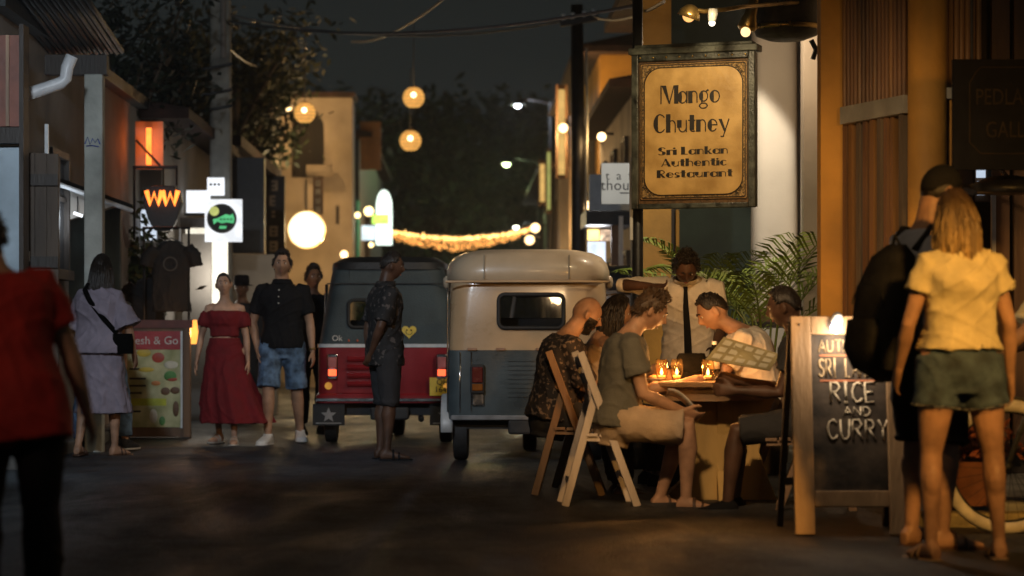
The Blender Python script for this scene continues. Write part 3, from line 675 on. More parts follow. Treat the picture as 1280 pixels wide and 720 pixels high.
# beige wall, gate posts and lit shop between the T-shirts and the round green sign
L3 = E('lit_shopfront', 'brightly lit white shopfront with glowing panel left of the red dress', 'building', (-3.0, 29, 0))
MB().bx(-8, -3.16, 33.1, 40, -.1, 3.6).build('wall', M['plaster_grey'], L3)
MB().bx(-8, -3.0, 32.9, 40, 3.6, 3.75).build('roof', M['rooftile'], L3)
def slab(name, x0, y0, x1, y1, Y, d, m, par, **k):
    a = P(x0, y1, Y); b = P(x1, y0, Y); return MB().bx(a.x, b.x, Y, Y + d, a.z, b.z).build(name, m, par, **k)
slab('light_panel', 265, 294, 284, 402, 28.6, .08, glow('white_light_panel', (1, .92, .74), 1.6), L3)
slab('pier', 228, 292, 264, 545, 28.5, .2, M['plaster_grey'], L3)
slab('pier', 285, 318, 346, 547, 30.5, .25, M['plaster_beige'], L3)
slab('strip_light', 232, 285, 262, 292, 28.3, .06, glow('white_strip', (1, .93, .75), 1.1), L3)
slab('lit_sign', 233, 238, 262, 266, 29.4, .08, glow('white_lit_sign', (.90, .94, 1), 1.35), L3); slab('lit_tag', 259, 222, 280, 244, 29.5, .06, glow('white_lit_sign', (.90, .94, 1), 1.35), L3); slab('sign_frame', 230, 266, 264, 269, 29.36, .1, M['black'], L3)
for k_ in range(3): slab('print_bar', 262 + k_ * 5, 229, 265 + k_ * 5, 232, 29.47, .02, M['black'], L3)
slab('dark_fascia', 290, 197, 330, 316, 31.0, .25, M['black'], L3)
slab('awning', 225, 272, 262, 284, 28.25, .6, M['dark'], L3)
slab('small_panel', 176, 262, 195, 300, 27.0, .06, glow('pale_blue_panel', (.75, .85, 1), .9), L3)
lamp('POINT', P(274, 345, 28.2), 22, (1, .93, .8), L3, .2)
gs = E('round_sign', 'round black sign with green lettering on a white light box', 'sign', P(279, 274, 27.8))
slab('light_box', 256, 249, 302, 302, 28.05, .1, glow('white_box_light', (.93, .96, 1), 1.15), gs)
pc = P(277, 273, 27.9)
MB().lathe([(.001, 0), (.172, 0), (.172, .05), (.001, .05)], pc + V((0, .05, 0)), 40, (0, -1, 0)).build('disc', mat('sign_black', (.02, .02, .022), .5, .1), gs)
MB().lathe([(.001, 0), (.055, 0), (.055, .012), (.001, .012)], pc + V((-.085, -.001, .085)), 20, (0, -1, 0)).build('yellow_dot', glow('yellow_dot_light', (.75, .8, .25), .8), gs)
gl = glow('green_letter_light', (.12, .62, .25), .9)
MB().prism([(-.09, -.07), (-.05, -.035), (.0, -.06), (.06, -.045), (.14, -.06), (.15, .0), (.13, .055), (.10, .035), (.05, .05), (.0, .025), (-.05, .0), (-.10, -.01)], lambda u, v, d: pc + V((u, -.003 - d, v)), .006).build('green_emblem', gl, gs); MB().prism([(-.03, -.12), (.05, -.12), (.06, -.09), (-.02, -.085)], lambda u, v, d: pc + V((u, -.003 - d, v)), .006).build('green_emblem', gl, gs)
for k in range(4): MB().bx(pc.x - .02 + k * .04, pc.x + .005 + k * .04, pc.y - .012, pc.y - .0095, pc.z - .018, pc.z - .002).build('mark', M['black'], gs)
MB().lathe([(.155, 0), (.163, 0), (.163, .008), (.155, .008)], pc + V((0, -.001, 0)), 40, (0, -1, 0), closed=True).build('rim', mat('sign_rim', (.2, .22, .2), .5), gs)

# concrete lamp pole, leaning a little
pl = E('concrete_pole', 'tall pale concrete utility pole behind the round green sign', 'pole', (-2.98, 30, 0))
MB().loft([((-2.98, 30, -.1), (.15, 0, 0), (0, .15, 0), 5), ((-3.0, 30, 8.5), (.11, 0, 0), (0, .11, 0), 5)], 16).build('pole_shaft', M['concrete'], pl, 'auto')
for y in (83, 115, 135): MB().tube([P(252, y + 4, 29.82), P(290, y - 3, 29.82)], .02, 6).build('cross_bar', M['black'], pl)
MB().tube([P(279, 0, 29.8), P(279, 72, 29.8)], .035, 8).build('conduit', M['plaster_grey'], pl)

# building with arch at the end of the left row, warm lit
L4 = E('arched_building', 'warm lit beige building with a dark arch and ledge above the round glowing sign', 'building', (-2.7, 46, 0))
YB = 46.0; k_ = YB / F
def ax(x): return (x - HX) * k_
def az(y): return CZ + (HY - y) * k_
outer = [(ax(352), -.1), (ax(440), -.1), (ax(440), az(122)), (ax(352), az(122))]
arch = []; cx = (ax(364) + ax(405)) / 2; rr_ = (ax(405) - ax(364)) / 2
q = MB()      # wall with a real arched recess: left, right, below and above strips
zt, zb = az(160), az(222)
q.bx(ax(352), cx - rr_, YB, YB + .6, az(222), az(122)); q.bx(cx + rr_, ax(440), YB, YB + .6, az(222), az(122)); q.bx(ax(352), ax(440), YB, YB + .6, -.1, az(222))
n_ = 14
for i in range(n_):
    t0_, t1_ = math.pi * i / n_, math.pi * (i + 1) / n_
    xa, xb = cx - rr_ * math.cos(t0_), cx - rr_ * math.cos(t1_); za, zb_ = zt + rr_ * math.sin(t0_), zt + rr_ * math.sin(t1_)
    q.add([(xa, YB, za), (xb, YB, zb_), (xb, YB, az(122)), (xa, YB, az(122)), (xa, YB + .6, za), (xb, YB + .6, zb_), (xb, YB + .6, az(122)), (xa, YB + .6, az(122))], [(0, 1, 2, 3), (7, 6, 5, 4), (0, 4, 5, 1), (3, 2, 6, 7)])
q.build('wall', M['plaster_beige'], L4)
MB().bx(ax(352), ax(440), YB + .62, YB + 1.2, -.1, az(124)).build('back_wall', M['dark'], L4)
MB().bx(ax(348), ax(444), YB - .15, YB + 1.2, az(121), az(116)).build('roof', M['rooftile'], L4)
MB().tube([(ax(384), YB - .2, az(214)), (ax(416), YB - .2, az(214))], .11, 14).build('ledge', M['plaster_beige'], L4, True)
MB().bx(ax(384), ax(398), YB - .12, YB - .004, az(262), az(222)).build('pilaster', M['plaster_beige'], L4)
MB().bx(ax(420), ax(424), YB - .05, YB - .004, az(280), az(258)).build('wall_mark', M['dark'], L4)
MB().bx(ax(340), ax(351), YB - .5, YB, az(212), az(130)).build('lit_pier', M['plaster_white'], L4)
MB().bx(ax(285), ax(339), YB + .5, YB + 8, -.1, az(150)).build('side_wing', M['plaster_grey'], L4)
vs_ = E('vertical_sign', 'tall narrow black sign with stacked pale letters left of the round glowing sign', 'sign', P(341, 280, 39))
slab('board', 329, 220, 356, 338, 39.2, .08, M['black'], vs_)
plm = mat('pale_letter', (.4, .34, .26), .6)
def marks(par, px, py, Y, s, i):      # worn letters, too small in the picture to read
    rs = random.Random(i); b = MB(); c = P(px, py, Y)
    for x0, x1, z0, z1 in ((-.4, -.18, -.5, .5), (.15, .4, -.5, .5), (-.18, .15, .28, .5), (-.18, .15, -.12, .08), (-.18, .15, -.5, -.3)):
        if rs.random() < .78: b.bx(c.x + x0 * s, c.x + x1 * s, Y - .004, Y - .0, c.z + z0 * s, c.z + z1 * s)
    b.build('worn_letter', plm, par)
for i in range(6): marks(vs_, 342, 232 + i * 19, 39.198, .17, i)
v2 = E('vertical_sign', 'slim brown sign with stacked letters right above the round glowing sign', 'sign', P(398, 245, 43))
slab('board', 391, 222, 404, 268, 43.2, .06, M['wood'], v2)
for i in range(4): marks(v2, 397.5, 229 + i * 11, 43.198, .10, 9 + i)
rs_ = E('round_sign', 'round glowing cream sign hanging on the arched building', 'sign', P(383, 287, 42))
MB().lathe([(.001, 0), (.30, 0), (.315, .03), (.315, .10), (.30, .13), (.001, .13)], P(383, 287, 42), 40, (0, 1, 0)).build('disc', glow('cream_disc', (1, .85, .50), 2.6), rs_, 'auto')
MB().lathe([(.315, -.01), (.335, -.01), (.335, .14), (.315, .14)], P(383, 287, 42), 40, (0, 1, 0), closed=True).build('rim', M['brass'], rs_, 'auto')
MB().tube([P(383, 265, 42.06), P(383, 224, 42.06)], .018, 6).build('hanger', M['black'], rs_)
lamp('POINT', P(383, 287, 41.4), 70, (1, .72, .36), rs_, .25)
# lamps that wash the facade
for nm, px, py, Y_, W_, lab in (('wall_lamp', 360, 134, 44.9, 75, 'small warm wall lamp at the top of the arched building'), ('wall_lamp', 430, 318, 44.8, 70, 'small warm lamp at the foot of the arched building')):
    r = E(nm, lab, 'lamp', P(px, py, Y_)); MB().ball(P(px, py, Y_), .07, 12, 8).build('bulb', glow('warm_bulb', (1, .66, .3), 5), r, True); MB().tube([P(px, py, Y_ + .05), P(px, py, Y_ + 1.3)], .02, 6).build('bracket', M['black'], r)
    lamp('POINT', P(px, py, Y_ - .15), W_, WARM, r, .1)
# shops beyond it
L5 = house('shop_building', 'dark far shop with an orange brown shutter behind the bright green white sign', -9, -2.35, 56, 72, 5.6, M['dark'], '+x', None, [('s', 60, 2.8, 1.2, 1.2, M['lit_dim'])], .3, .6)
slab('shutter', 450, 152, 476, 212, 55.9, .08, mat('orange_shutter', (.42, .17, .05), .6, .2, 3, .2), L5)
cs = E('shop_sign', 'bright white and green lit shop sign with curved top left of the string lights', 'sign', P(475, 275, 52))
slab('panel', 470, 258, 490, 306, 52, .12, glow('white_green_panel', (.85, 1, .88), 2.2), cs)
slab('lower_panel', 452, 282, 469, 300, 52.1, .1, glow('pale_panel_light', (.8, .95, 1), 1.3), cs)
slab('green_band', 465, 268, 486, 280, 51.9, .08, glow('lime_band', (.6, 1, .15), 1.6), cs)
a_ = P(480, 258, 52); pts = [(a_.x + .17 * math.cos(t), a_.z + .36 * math.sin(t)) for t in [math.pi * i / 14 for i in range(15)]]
MB().prism(pts, lambda u, v, d: (u, 52 + d, v), .12).build('curved_top', glow('white_green_panel', (.85, 1, .88), 2.2), cs)
slab('post', 446, 250, 450, 330, 52.1, .1, mat('green_post', (.05, .16, .08), .6), cs)
for px, py, rr0, lab in ((461, 264, .10, 'warm glowing globe lamp beside the green white sign'), (447, 269, .06, 'tiny yellow lamp left of the globe lamp'), (464, 306, .05, 'tiny warm lamp low under the green white sign')):
    r = E('globe_lamp', lab, 'lamp', P(px, py, 51)); MB().ball(P(px, py, 51), rr0, 12, 8).build('globe', glow('globe_light', (1, .72, .3), 5), r, True); MB().tube([P(px, py, 51), P(px, py, 52)], .015, 6).build('arm', M['black'], r)
lamp('POINT', P(476, 280, 51), 60, (.8, 1, .75), cs, .3)
# hedge and low wall at the end of the street
hd = MB(); rsd = random.Random(3)
for i in range(5200):
    x, y, z = rsd.uniform(-3.0, -1.0), rsd.uniform(55, 57.5), rsd.uniform(0, 1.75)
    if mn.noise(V((x, y, z)) * 1.3) < -.18: continue
    c = V((x, y, z)); u = V((rsd.uniform(-1, 1), rsd.uniform(-1, 1), rsd.uniform(-1, 1))).normalized() * .11; v_ = u.orthogonal().normalized() * .05
    hd.add([c - u, c + v_, c + u, c - v_], [(0, 1, 2, 3)])
o = hd.build('hedge', mat('leaf_dim', (.06, .10, .025), .5, .4, 3, 0), None); tag(o, 'low leafy hedge below the green white shop sign', 'hedge')
MB().bx(-2.9, -1.2, 55.8, 56.4, -.1, 1.2).build('stem_mass', mat('twig', (.03, .025, .015), .9), o)

# ---- right row
def sidewin(ys_, z, w_, h_, l=None): return [('s', y, z, w_, h_, l) for y in ys_]
R1 = house('shop_building', 'two storey shop with pinkish white upper wall behind the hanging restaurant sign', 2.55, 8, 27.0, 33.2, 5.2, M['plaster_white'], '-x', None, sidewin((29, 31.6), 3.6, .9, 1.1) + sidewin((29, 31.6), 1.0, 1.0, 1.6, M['lit_dim']), .55, .7)
R2 = house('shop_building', 'narrow shop with warm lit windows behind the white thought sign', 2.5, 8, 34.2, 43, 4.5, M['plaster_beige'], '-x', None, sidewin((36.0, 38.5, 41.2), 2.9, .8, 1.0, M['lit_warm']) + sidewin((36, 39), .7, 1.5, 1.5, M['lit_dim']), .4, .6)
R3 = house('shop_building', 'tall ochre building lit in yellow stripes behind the black utility pole', 2.6, 9, 44.5, 57, 6.2, M['plaster_ochre'], '-x', None, sidewin((46.5, 49.5, 53), 3.8, 1.0, 1.3, M['lit_warm']) + sidewin((47, 52), 1.0, 2.0, 1.6, M['lit_warm']), .5, .8)
R4 = house('shop_building', 'farthest dark house on the right with two lit windows', 2.5, 10, 60, 78, 5.2, M['plaster_grey'], '-x', None, sidewin((62, 67, 72), 3.0, 1.1, 1.4, M['lit_dim']) + sidewin((63, 70), .9, 1.8, 1.5, M['lit_warm']), .5, .9)
# lit shop front beneath the white sign
sf_ = E('shop_awning', 'small lit shop counter with an awning below the white thought sign', 'shop front', P(760, 300, 30))
slab('lit_interior', 735, 302, 757, 332, 30.4, .1, M['lit_cool'], sf_); slab('lit_box', 735, 287, 749, 300, 30.2, .12, glow('amber_box', (1, .66, .22), 3), sf_)
slab('striped_panel', 750, 287, 765, 301, 30.2, .06, mat('stripe_panel', (.5, .33, .2), .7, .8, 12, 0), sf_)
slab('canopy', 733, 262, 792, 281, 29.2, 1.4, M['black'], sf_); slab('post', 774, 270, 779, 350, 29.1, .1, M['plaster_white'], sf_); slab('door_leaf', 764, 266, 773, 345, 29.3, .06, M['wood'], sf_)
lamp('POINT', P(745, 300, 29.8), 14, (.9, .93, 1), sf_, .15)
ts = E('shop_sign', 'white square sign with thin serif lettering beside the iron post', 'sign', P(770, 229, 24.5))
slab('board', 752, 204, 790, 255, 24.5, .06, mat('sign_white', (.66, .66, .62), .6, .06, 3, .05), ts)
slab('bracket', 789, 196, 793, 260, 24.52, .04, M['black'], ts)
inkm = mat('ink_grey', (.05, .05, .05), .7, .1)
text('lettering', 't  a  f', .125, inkm, ts, frontM(P(773, 220, 24.497))); text('lettering', 'thoug', .15, inkm, ts, frontM(P(773, 232, 24.497)), space=1.05); MB().bx(P(775, 0, 24.5).x, P(787, 0, 24.5).x, 24.496, 24.499, P(0, 242, 24.5).z, P(0, 240.5, 24.5).z).build('small_line', inkm, ts)
t2 = E('box_sign', 'grey box sign behind the white square sign', 'sign', P(763, 240, 25.4))
slab('box', 737, 218, 792, 263, 25.4, .2, mat('grey_box', (.38, .38, .39), .5, .1), t2)
lamp('SPOT', P(772, 196, 23.6), 14, (1, .93, .82), ts, .05, P(771, 232, 24.5), 70, .6)
for px, py, Y_, W_, lab in ((752, 171, 33.0, 22, 'warm wall lamp between the utility pole and the restaurant sign'), (704, 160, 44.0, 130, 'warm lamp on the tall ochre building'), (669, 285, 58.5, 120, 'small amber lamp at the right end of the string lights'), (662, 300, 58.4, 60, 'lower amber lamp under the end of the string lights'), (735, 257, 33.2, 18, 'pair of tiny amber lamps on the utility pole')):
    r = E('wall_lamp', lab, 'lamp', P(px, py, Y_)); MB().ball(P(px, py, Y_), .075 * Y_ / 40, 12, 8).build('bulb', glow('warm_bulb', (1, .66, .3), 5), r, True)
    MB().tube([P(px, py, Y_), P(px + 6, py - 4, Y_ + .1), P(px + 14, py - 4, Y_ + .2)], .02, 6).build('arm', M['black'], r)
    lamp('POINT', P(px - 4, py + 3, Y_ - .2), W_, WARM, r, .1)
up = E('utility_pole', 'black wooden utility pole rising above the cream rickshaw', 'pole', P(724, 417, 33) * 1)
up.location.z = 0; bpy_update(up)
MB().tube([(P(724, 417, 33).x, 33, -.1), (P(723, 417, 33).x, 33, 3), (P(721, 417, 33).x, 33, 5.55)], [.105, .10, .085], 14).build('pole_shaft', M['black'], up, True)
MB().beam(P(700, 30, 32.9), P(748, 22, 32.9), .08, .08).build('cross_arm', M['black'], up)
for px in (704, 716, 730, 742): MB().lathe([(.02, 0), (.035, .03), (.02, .06), (.03, .09), (.001, .1)], P(px, 27 - (px - 700) * .16, 32.9), 10).build('insulator', M['pvc'], up, True)
MB().tube([P(733, 60, 32.9), P(734, 140, 32.9), P(732, 300, 32.9)], .02, 6).build('cable', M['concrete'], up)
for px0, py0, px1, py1, Y_, g_ in ((698, 112, 706, 218, 44.2, 1.0), (675, 205, 681, 252, 58.0, .7), (683, 192, 688, 262, 57.9, .5)):
    pass
ls_ = E('lit_edge', 'tall thin amber glowing strip standing in for the lit edge of the ochre building', 'lit wall edge', P(702, 165, 44.1)); slab('strip', 698, 112, 706, 218, 44.2, .06, glow('amber_lit_edge', (1, .60, .18), .8), ls_); slab('edge_backing', 695, 106, 709, 223, 44.28, .1, M['wood'], ls_)  # these emissive slabs stand in for light falling on wall edges
ls_ = E('lit_edge', 'short amber glowing strip standing in for a lit wall edge of the farthest right house', 'lit wall edge', P(678, 225, 57)); slab('strip', 675, 205, 681, 252, 58.0, .06, glow('amber_lit_edge', (1, .60, .18), .8), ls_); slab('edge_backing', 673, 200, 682.5, 256, 58.08, .1, M['wood'], ls_)
ls_ = E('lit_edge', 'slim lime glowing strip standing in for a lit wall edge right of the short amber one', 'lit wall edge', P(686, 225, 57)); slab('edge_backing', 683, 186, 689, 266, 57.98, .1, M['wood'], ls_); slab('strip', 684, 190, 688, 262, 57.9, .06, glow('lime_lit_edge', (.75, .75, .22), .5), ls_)
# street lamps over the road
for px, py, Y_, c_, W_, sz, lab in ((647, 132, 62, (.82, .9, 1), 160, .085, 'highest cold white street lamp over the far road'), (633, 205, 72, (.75, 1, .45), 160, .11, 'greenish street lamp in the middle of the far row'), (645, 284, 85, (.95, 1, .8), 120, .09, 'lowest and farthest pale street lamp')):
    r = E('street_lamp', lab, 'street lamp', (P(px + 42, py, Y_).x, Y_, 0)); p = P(px, py, Y_); px_ = P(px + 42, py, Y_)
    MB().tube([(px_.x, Y_, -.1), (px_.x, Y_, p.z + .1)], .07, 8).build('pole', M['black'], r); MB().tube([(px_.x, Y_, p.z + .05), (p.x + .3, Y_, p.z + .16), (p.x, Y_, p.z + .1)], .035, 8).build('arm', M['black'], r)
    MB().ball(p, (sz, sz, sz * .8), 12, 8).build('bulb', glow('street_bulb%d' % px, c_, 14), r, True); MB().lathe([(.2, .02), (.12, .1), (.03, .14)], p, 14).build('hood', M['black'], r)
    lamp('POINT', p - V((0, .2, .15)), W_, c_, r, .1)
# three woven globe lanterns on a wire
for px, py, Y_, lab in ((381, 141, 36, 'amber globe lantern in front of the arch'), (517, 122, 40, 'upper amber globe lantern over the road'), (513, 176, 43, 'lower amber globe lantern over the road')):
    p = P(px, py, Y_); R_ = 13.5 / F * Y_; r = E('globe_lantern', lab, 'lantern', p, 0, 'amber globe lanterns hung over the street')
    prof = [(R_ * math.sin(math.pi * t) * (1 if t < .8 else 1), -R_ * math.cos(math.pi * t)) for t in [.15 + .73 * i / 12 for i in range(13)]]
    MB().lathe(prof, p, 24).build('shade', glow('amber_shade', (1, .48, .11), .95), r, True); MB().ball(p + V((0, -R_ * .98, R_ * .15)), (R_ * .26, R_ * .1, R_ * .26), 12, 8).build('bulb', glow('lantern_bulb', (1, .8, .4), 5), r, True)
    for t in (.2, .35, .5, .65, .8): a = math.pi * (.15 + .73 * t); MB().lathe([(R_ * math.sin(a) + .004, -R_ * math.cos(a) - .004), (R_ * math.sin(a) + .012, -R_ * math.cos(a)), (R_ * math.sin(a) + .004, -R_ * math.cos(a) + .004)], p, 24, closed=True).build('hoop', M['wood'], r)
    MB().lathe([(.001, R_ * .93), (R_ * .45, R_ * .9), (R_ * .3, R_ * 1.02), (.001, R_ * 1.05)], p, 16).build('cap', M['wood'], r); MB().tube([p + V((0, 0, R_)), p + V((0, 0, R_ + 1.1))], .008, 5).build('cord', M['black'], r)
    lamp('POINT', p - V((0, R_ + .15, 0)), 28, WARM, r, .15)
# curtain of fairy lights across the road
gd = E('light_garland', 'thick band of golden string lights sagging across the road', 'string lights', P(578, 290, 60))
bu = MB(); rsd = random.Random(8)
def gy(x): u = (x - 490) / 175; return 289 + 9.5 * math.sin(math.pi * u) - 3 * u + (5 if u < .3 else 0) * (1 - u / .3) * 0
fb2 = MB()
for i in range(1500):
    x = rsd.uniform(490, 665); u = (x - 490) / 175; top_ = i < 330; fr = rsd.random() * .12 if top_ else rsd.random(); p = P(x, gy(x) + rsd.gauss(0, 1.2) + fr * (17 * math.sin(math.pi * min(1, u * .92 + .10)) ** .6 - 1), 60 + rsd.uniform(-.3, .3))
    r_ = rsd.uniform(.016, .026) if top_ else rsd.uniform(.009, .017)
    (bu if top_ else fb2).add([p + V(d) * r_ for d in ((1, 0, 0), (-1, 0, 0), (0, 1, 0), (0, -1, 0), (0, 0, 1), (0, 0, -1))], [(0, 2, 4), (2, 1, 4), (1, 3, 4), (3, 0, 4), (2, 0, 5), (1, 2, 5), (3, 1, 5), (0, 3, 5)])
bu.build('bulbs', glow('fairy_bulb', (1, .55, .16), 5), gd, kind='stuff'); fb2.build('fringe_bulbs', glow('fairy_bulb_amber', (1, .40, .09), 3.0), gd, kind='stuff')
MB().tube([P(x, gy(x) - 2, 60) for x in range(486, 671, 8)], .02, 6).build('cord', M['black'], gd)
lamp('POINT', P(560, 305, 59), 90, WARM, gd, .6); lamp('POINT', P(620, 300, 59), 90, WARM, gd, .6)
# overhead wires
for i, (a, b_, sag) in enumerate(((P(285, 60, 30), P(335, 82, 46), .1), (P(283, 18, 30), P(716, 24, 33), .25), (P(284, 26, 30), P(800, 6, 21), .2), (P(440, 52, 44), P(560, -6, 24), .15), (P(742, 20, 33), P(830, 2, 20), .1))):
    pts = [a.lerp(b_, t / 16) - V((0, 0, sag * 4 * (t / 16) * (1 - t / 16))) for t in range(17)]
    o = MB().tube(pts, .016, 5).build('overhead_wire', mat('wire', (.10, .10, .10), .5), None)
    tag(o, ('short thin wire slanting from the concrete pole to the arched building', 'long sagging wire from the concrete pole to the utility pole', 'long wire from the concrete pole to the restaurant corner', 'thick wire rising steeply over the road', 'wire from the utility pole to the restaurant corner')[i], 'wire')

# ---- trees
def tree(label, x, y, h, R_, n, lm, seed, zc=None, name='broadleaf_tree', sq=.8, leaf=.16):
    rs = random.Random(seed); r = E(name, label, 'tree', (x, y, 0)); zc = zc or h * .68
    t = MB(); path = [(x, y, -.2), (x + .1, y, h * .25), (x - .12, y + .1, h * .5), (x + .05, y, h * .8)]; t.tube(path, [.26 * h / 8, .2 * h / 8, .15 * h / 8, .05], 10)
    tips = []
    for i in range(16):
        a = rs.uniform(0, 6.28); z0 = h * rs.uniform(.35, .72); d = R_ * rs.uniform(.5, 1.0); e = V((x + d * math.cos(a), y + d * math.sin(a), zc + (h - zc) * rs.uniform(-.75, .95))); b0 = V((x, y, z0))
        mid = b0.lerp(e, .5) + V((0, 0, .25 * R_ * rs.random())); t.tube([b0, mid, e], [.07 * h / 8, .045 * h / 8, .012], 6); tips += [e, mid.lerp(e, .5), mid]
    t.build('trunk', mat('bark', (.10, .075, .05), .9, .3, 6, .5, 20, stretch=(1, 1, .3)), r, True)
    c = MB()
    for i in range(n):
        b = rs.choice(tips); p = b + V((rs.gauss(0, .20), rs.gauss(0, .20), rs.gauss(0, .15))) * R_; u = V((rs.uniform(-1, 1), rs.uniform(-1, 1), rs.uniform(-.9, .4))).normalized() * leaf * rs.uniform(.6, 1.2); v_ = u.cross(V((rs.uniform(-1, 1), rs.uniform(-1, 1), 1))).normalized() * leaf * .38
        c.add([p - u, p + v_ * .9 - u * .2, p + u, p - v_ * .9 - u * .2], [(0, 1, 2, 3)])
    c.build('crown', lm, r)
lf = mat('leaf_dark', (.05, .075, .025), .5, .4, 2, 0); lf2 = mat('leaf_olive', (.085, .085, .03), .5, .4, 2, 0)
tree('dim street tree with drooping branches in front of the arched building', -3.75, 40.0, 6.5, 1.35, 4200, lf2, 4, 5.4, leaf=.11)
tree('slim dark street tree right of the concrete pole', -3.95, 41.5, 6.0, 1.05, 2600, lf, 9, 5.0, leaf=.11)
tree('dark overgrown creeper tree spreading over the shop roof left of the concrete pole', -4.0, 27.6, 4.9, 1.15, 4200, mat('leaf_black_green', (.022, .03, .014), .6, .4, 2, 0), 61, 4.0, leaf=.09)
tree('huge dark tree at the far end of the street left of the lamps', -1.0, 92, 9.6, 3.6, 6500, lf, 21, 5.6, leaf=.34)
tree('huge dark tree at the far end of the street right of the lamps', 4.6, 98, 10.5, 3.8, 6500, lf, 33, 6.3, leaf=.36)
tree('spreading dark tree behind the farthest left shop', -6.0, 84, 10, 3.6, 6000, lf, 45, 6.0, leaf=.30)

# ---- restaurant on the right
RB = E('restaurant_building', 'restaurant with white pillars, ochre columns and bamboo screens', 'building', (3.2, 18, 0))
MB().bx(3.15, 9, 17.0, 26.8, -.1, 6).build('wall', M['plaster_beige'], RB)
MB().bx(2.60, 9.2, 15.95, 16.15, -.1, 6).build('porch_wall', M['dark'], RB)
MB().loft([((2.775, 21.2, -.1), (.205, 0, 0), (0, .205, 0), 3.2), ((2.775, 21.2, 4.6), (.19, 0, 0), (0, .19, 0), 3.2)], 36).build('white_pillar', M['plaster_white'], RB, 'auto')
slab('blue_white_pillar', 1005, -60, 1029, 560, 19.75, .2, M['plaster_white'], RB)
slab('lit_doorway', 994, 52, 1007, 190, 22.6, .05, glow('doorway_glow', (1, .62, .20), .9), RB); slab('lit_doorway', 994, 190, 1007, 250, 22.6, .05, glow('doorway_glow_red', (1, .42, .2), .45), RB)
slab('wall_band', 990, -60, 1012, 560, 22.7, .2, M['plaster_beige'], RB)
slab('corner_pillar', 800, -60, 839, 560, 22.2, .3, M['plaster_ochre'], RB)
slab('brown_wall', 790, 240, 845, 560, 23.0, .2, M['dark'], RB); slab('green_recess', 838, -60, 945, 560, 24.0, .2, mat('dark_green_wall', (.05, .075, .055), .7, .3, 2, .1), RB)
slab('door_edge', 845, 262, 849, 345, 22.9, .06, M['plaster_ochre'], RB); slab('timber_rail', 940, 385, 1004, 402, 20.6, .1, M['wood'], RB); slab('timber_rail', 940, 402, 1004, 410, 20.55, .1, M['dark'], RB)
slab('upper_beam', 836, -40, 1010, -6, 21.6, .3, M['dark'], RB)
slab('brown_column', 1026, -60, 1056, 560, 15.6, .16, M['plaster_ochre'], RB)
cx_ = P(1159, 417, 14.7).x
MB().lathe([(.135, -.05), (.135, .25), (.118, .3), (.118, 4.5)], (cx_, 14.7, 0), 32).build('round_column', M['plaster_ochre'], RB, 'auto')
p0, p1 = P(1056, 145, 15.5), P(1135, 130, 14.72)
MB().beam(p0, p1, .07, .11).build('screen_beam', M['concrete'], RB)
M['dark_slat'] = mat('slat_grey_brown', (.11, .085, .06), .7, .4, 5, .3, 30, stretch=(1, 1, .12)); rsd = random.Random(4)
for i in range(16):
    t = (i + .5) / 16; b = p0.lerp(p1, t); ww = .034 + .006 * rsd.random(); oy = rsd.uniform(-.012, .012); yaw = math.atan2(p1.y - p0.y, p1.x - p0.x)
    MB().tube([(b.x, b.y + .06 + oy, 2.46), (b.x, b.y + .06 + oy * .5, 4.2)], ww * .55, 8).build('cane', M['wood' if i % 4 else 'bamboo'], RB)
for i in range(9):
    t = (i + .5) / 9 + rsd.uniform(-.012, .012); b = p0.lerp(p1, t); MB().box((b.x, b.y + .03 + rsd.uniform(-.02, .05), 1.16), (.030 + .030 * rsd.random(), .04, 2.44), yaw).build('slat', M[('wood', 'bamboo', 'dark_slat')[i % 3]], RB)
# canes right of the round column
for i in range(7):
    x = P(1188 + i * 7, 0, 14.6).x; z0_ = P(0, 110, 14.6).z
    MB().tube([(x, 14.75 + .02 * (i % 2), 2.30), (x, 14.75, 4.2)], .017, 8).build('cane', M['bamboo'], RB)
MB().bx(P(1184, 0, 14.6).x, P(1210, 0, 14.6).x, 14.66, 14.70, P(0, 122, 14.6).z, P(0, 108, 14.6).z).build('clamp', M['concrete'], RB)
slab('post', 1187, 122, 1193, 560, 14.7, .05, M['plaster_ochre'], RB)
for x0_, x1_ in ((1196, 1216), (1240, 1262), (1268, 1300), (1310, 1340)): slab('plank', x0_, -60, x1_, 560, 15.7, .05, M['wood'], RB)
wn = slab('window', 1219, 205, 1244, 252, 15.75, .05, M['wood'], RB); slab('pane', 1221, 208, 1232, 222, 15.72, .02, glow('cold_window', (.7, .82, 1), .9), wn); slab('pane', 1222, 226, 1231, 244, 15.72, .02, glow('cold_window_dim', (.7, .82, 1), .35), wn); slab('pane', 1234, 208, 1242, 244, 15.72, .02, M['pane_dark'], wn)
slab('pipe', 1240, 225, 1245, 420, 15.6, .04, M['pvc'], RB)
# black gallery sign
bs = E('hanging_sign', 'black framed sign with dim gold capital letters over the couple', 'sign', P(1240, 143, 13.1))
slab('board', 1192, 74, 1338, 212, 13.1, .05, mat('sign_dark', (.008, .008, .009), .85, .2, spec=.08), bs)
gold = mat('dim_gold', (.028, .020, .013), .8, .2, spec=.1)
def px3(x, y, Y, d=0): p = P(x, y, Y); return V((p.x, Y + d, p.z))
fr = [(1220, 90), (1226, 84), (1306, 84), (1314, 98), (1314, 178), (1304, 192), (1226, 192), (1212, 178), (1212, 104)]
MB().tube([px3(x, y, 13.1, -.004) for x, y in fr + fr[:1]], .004, 6).build('border', gold, bs)
text('lettering', "PEDLAR'S", .125, gold, bs, frontM(P(1262, 122, 13.096)) @ Matrix.Diagonal((.72, 1, 1, 1)), space=1.0); text('lettering', 'GALLERY', .125, gold, bs, frontM(P(1274, 163, 13.096)) @ Matrix.Diagonal((.72, 1, 1, 1)), space=1.0)
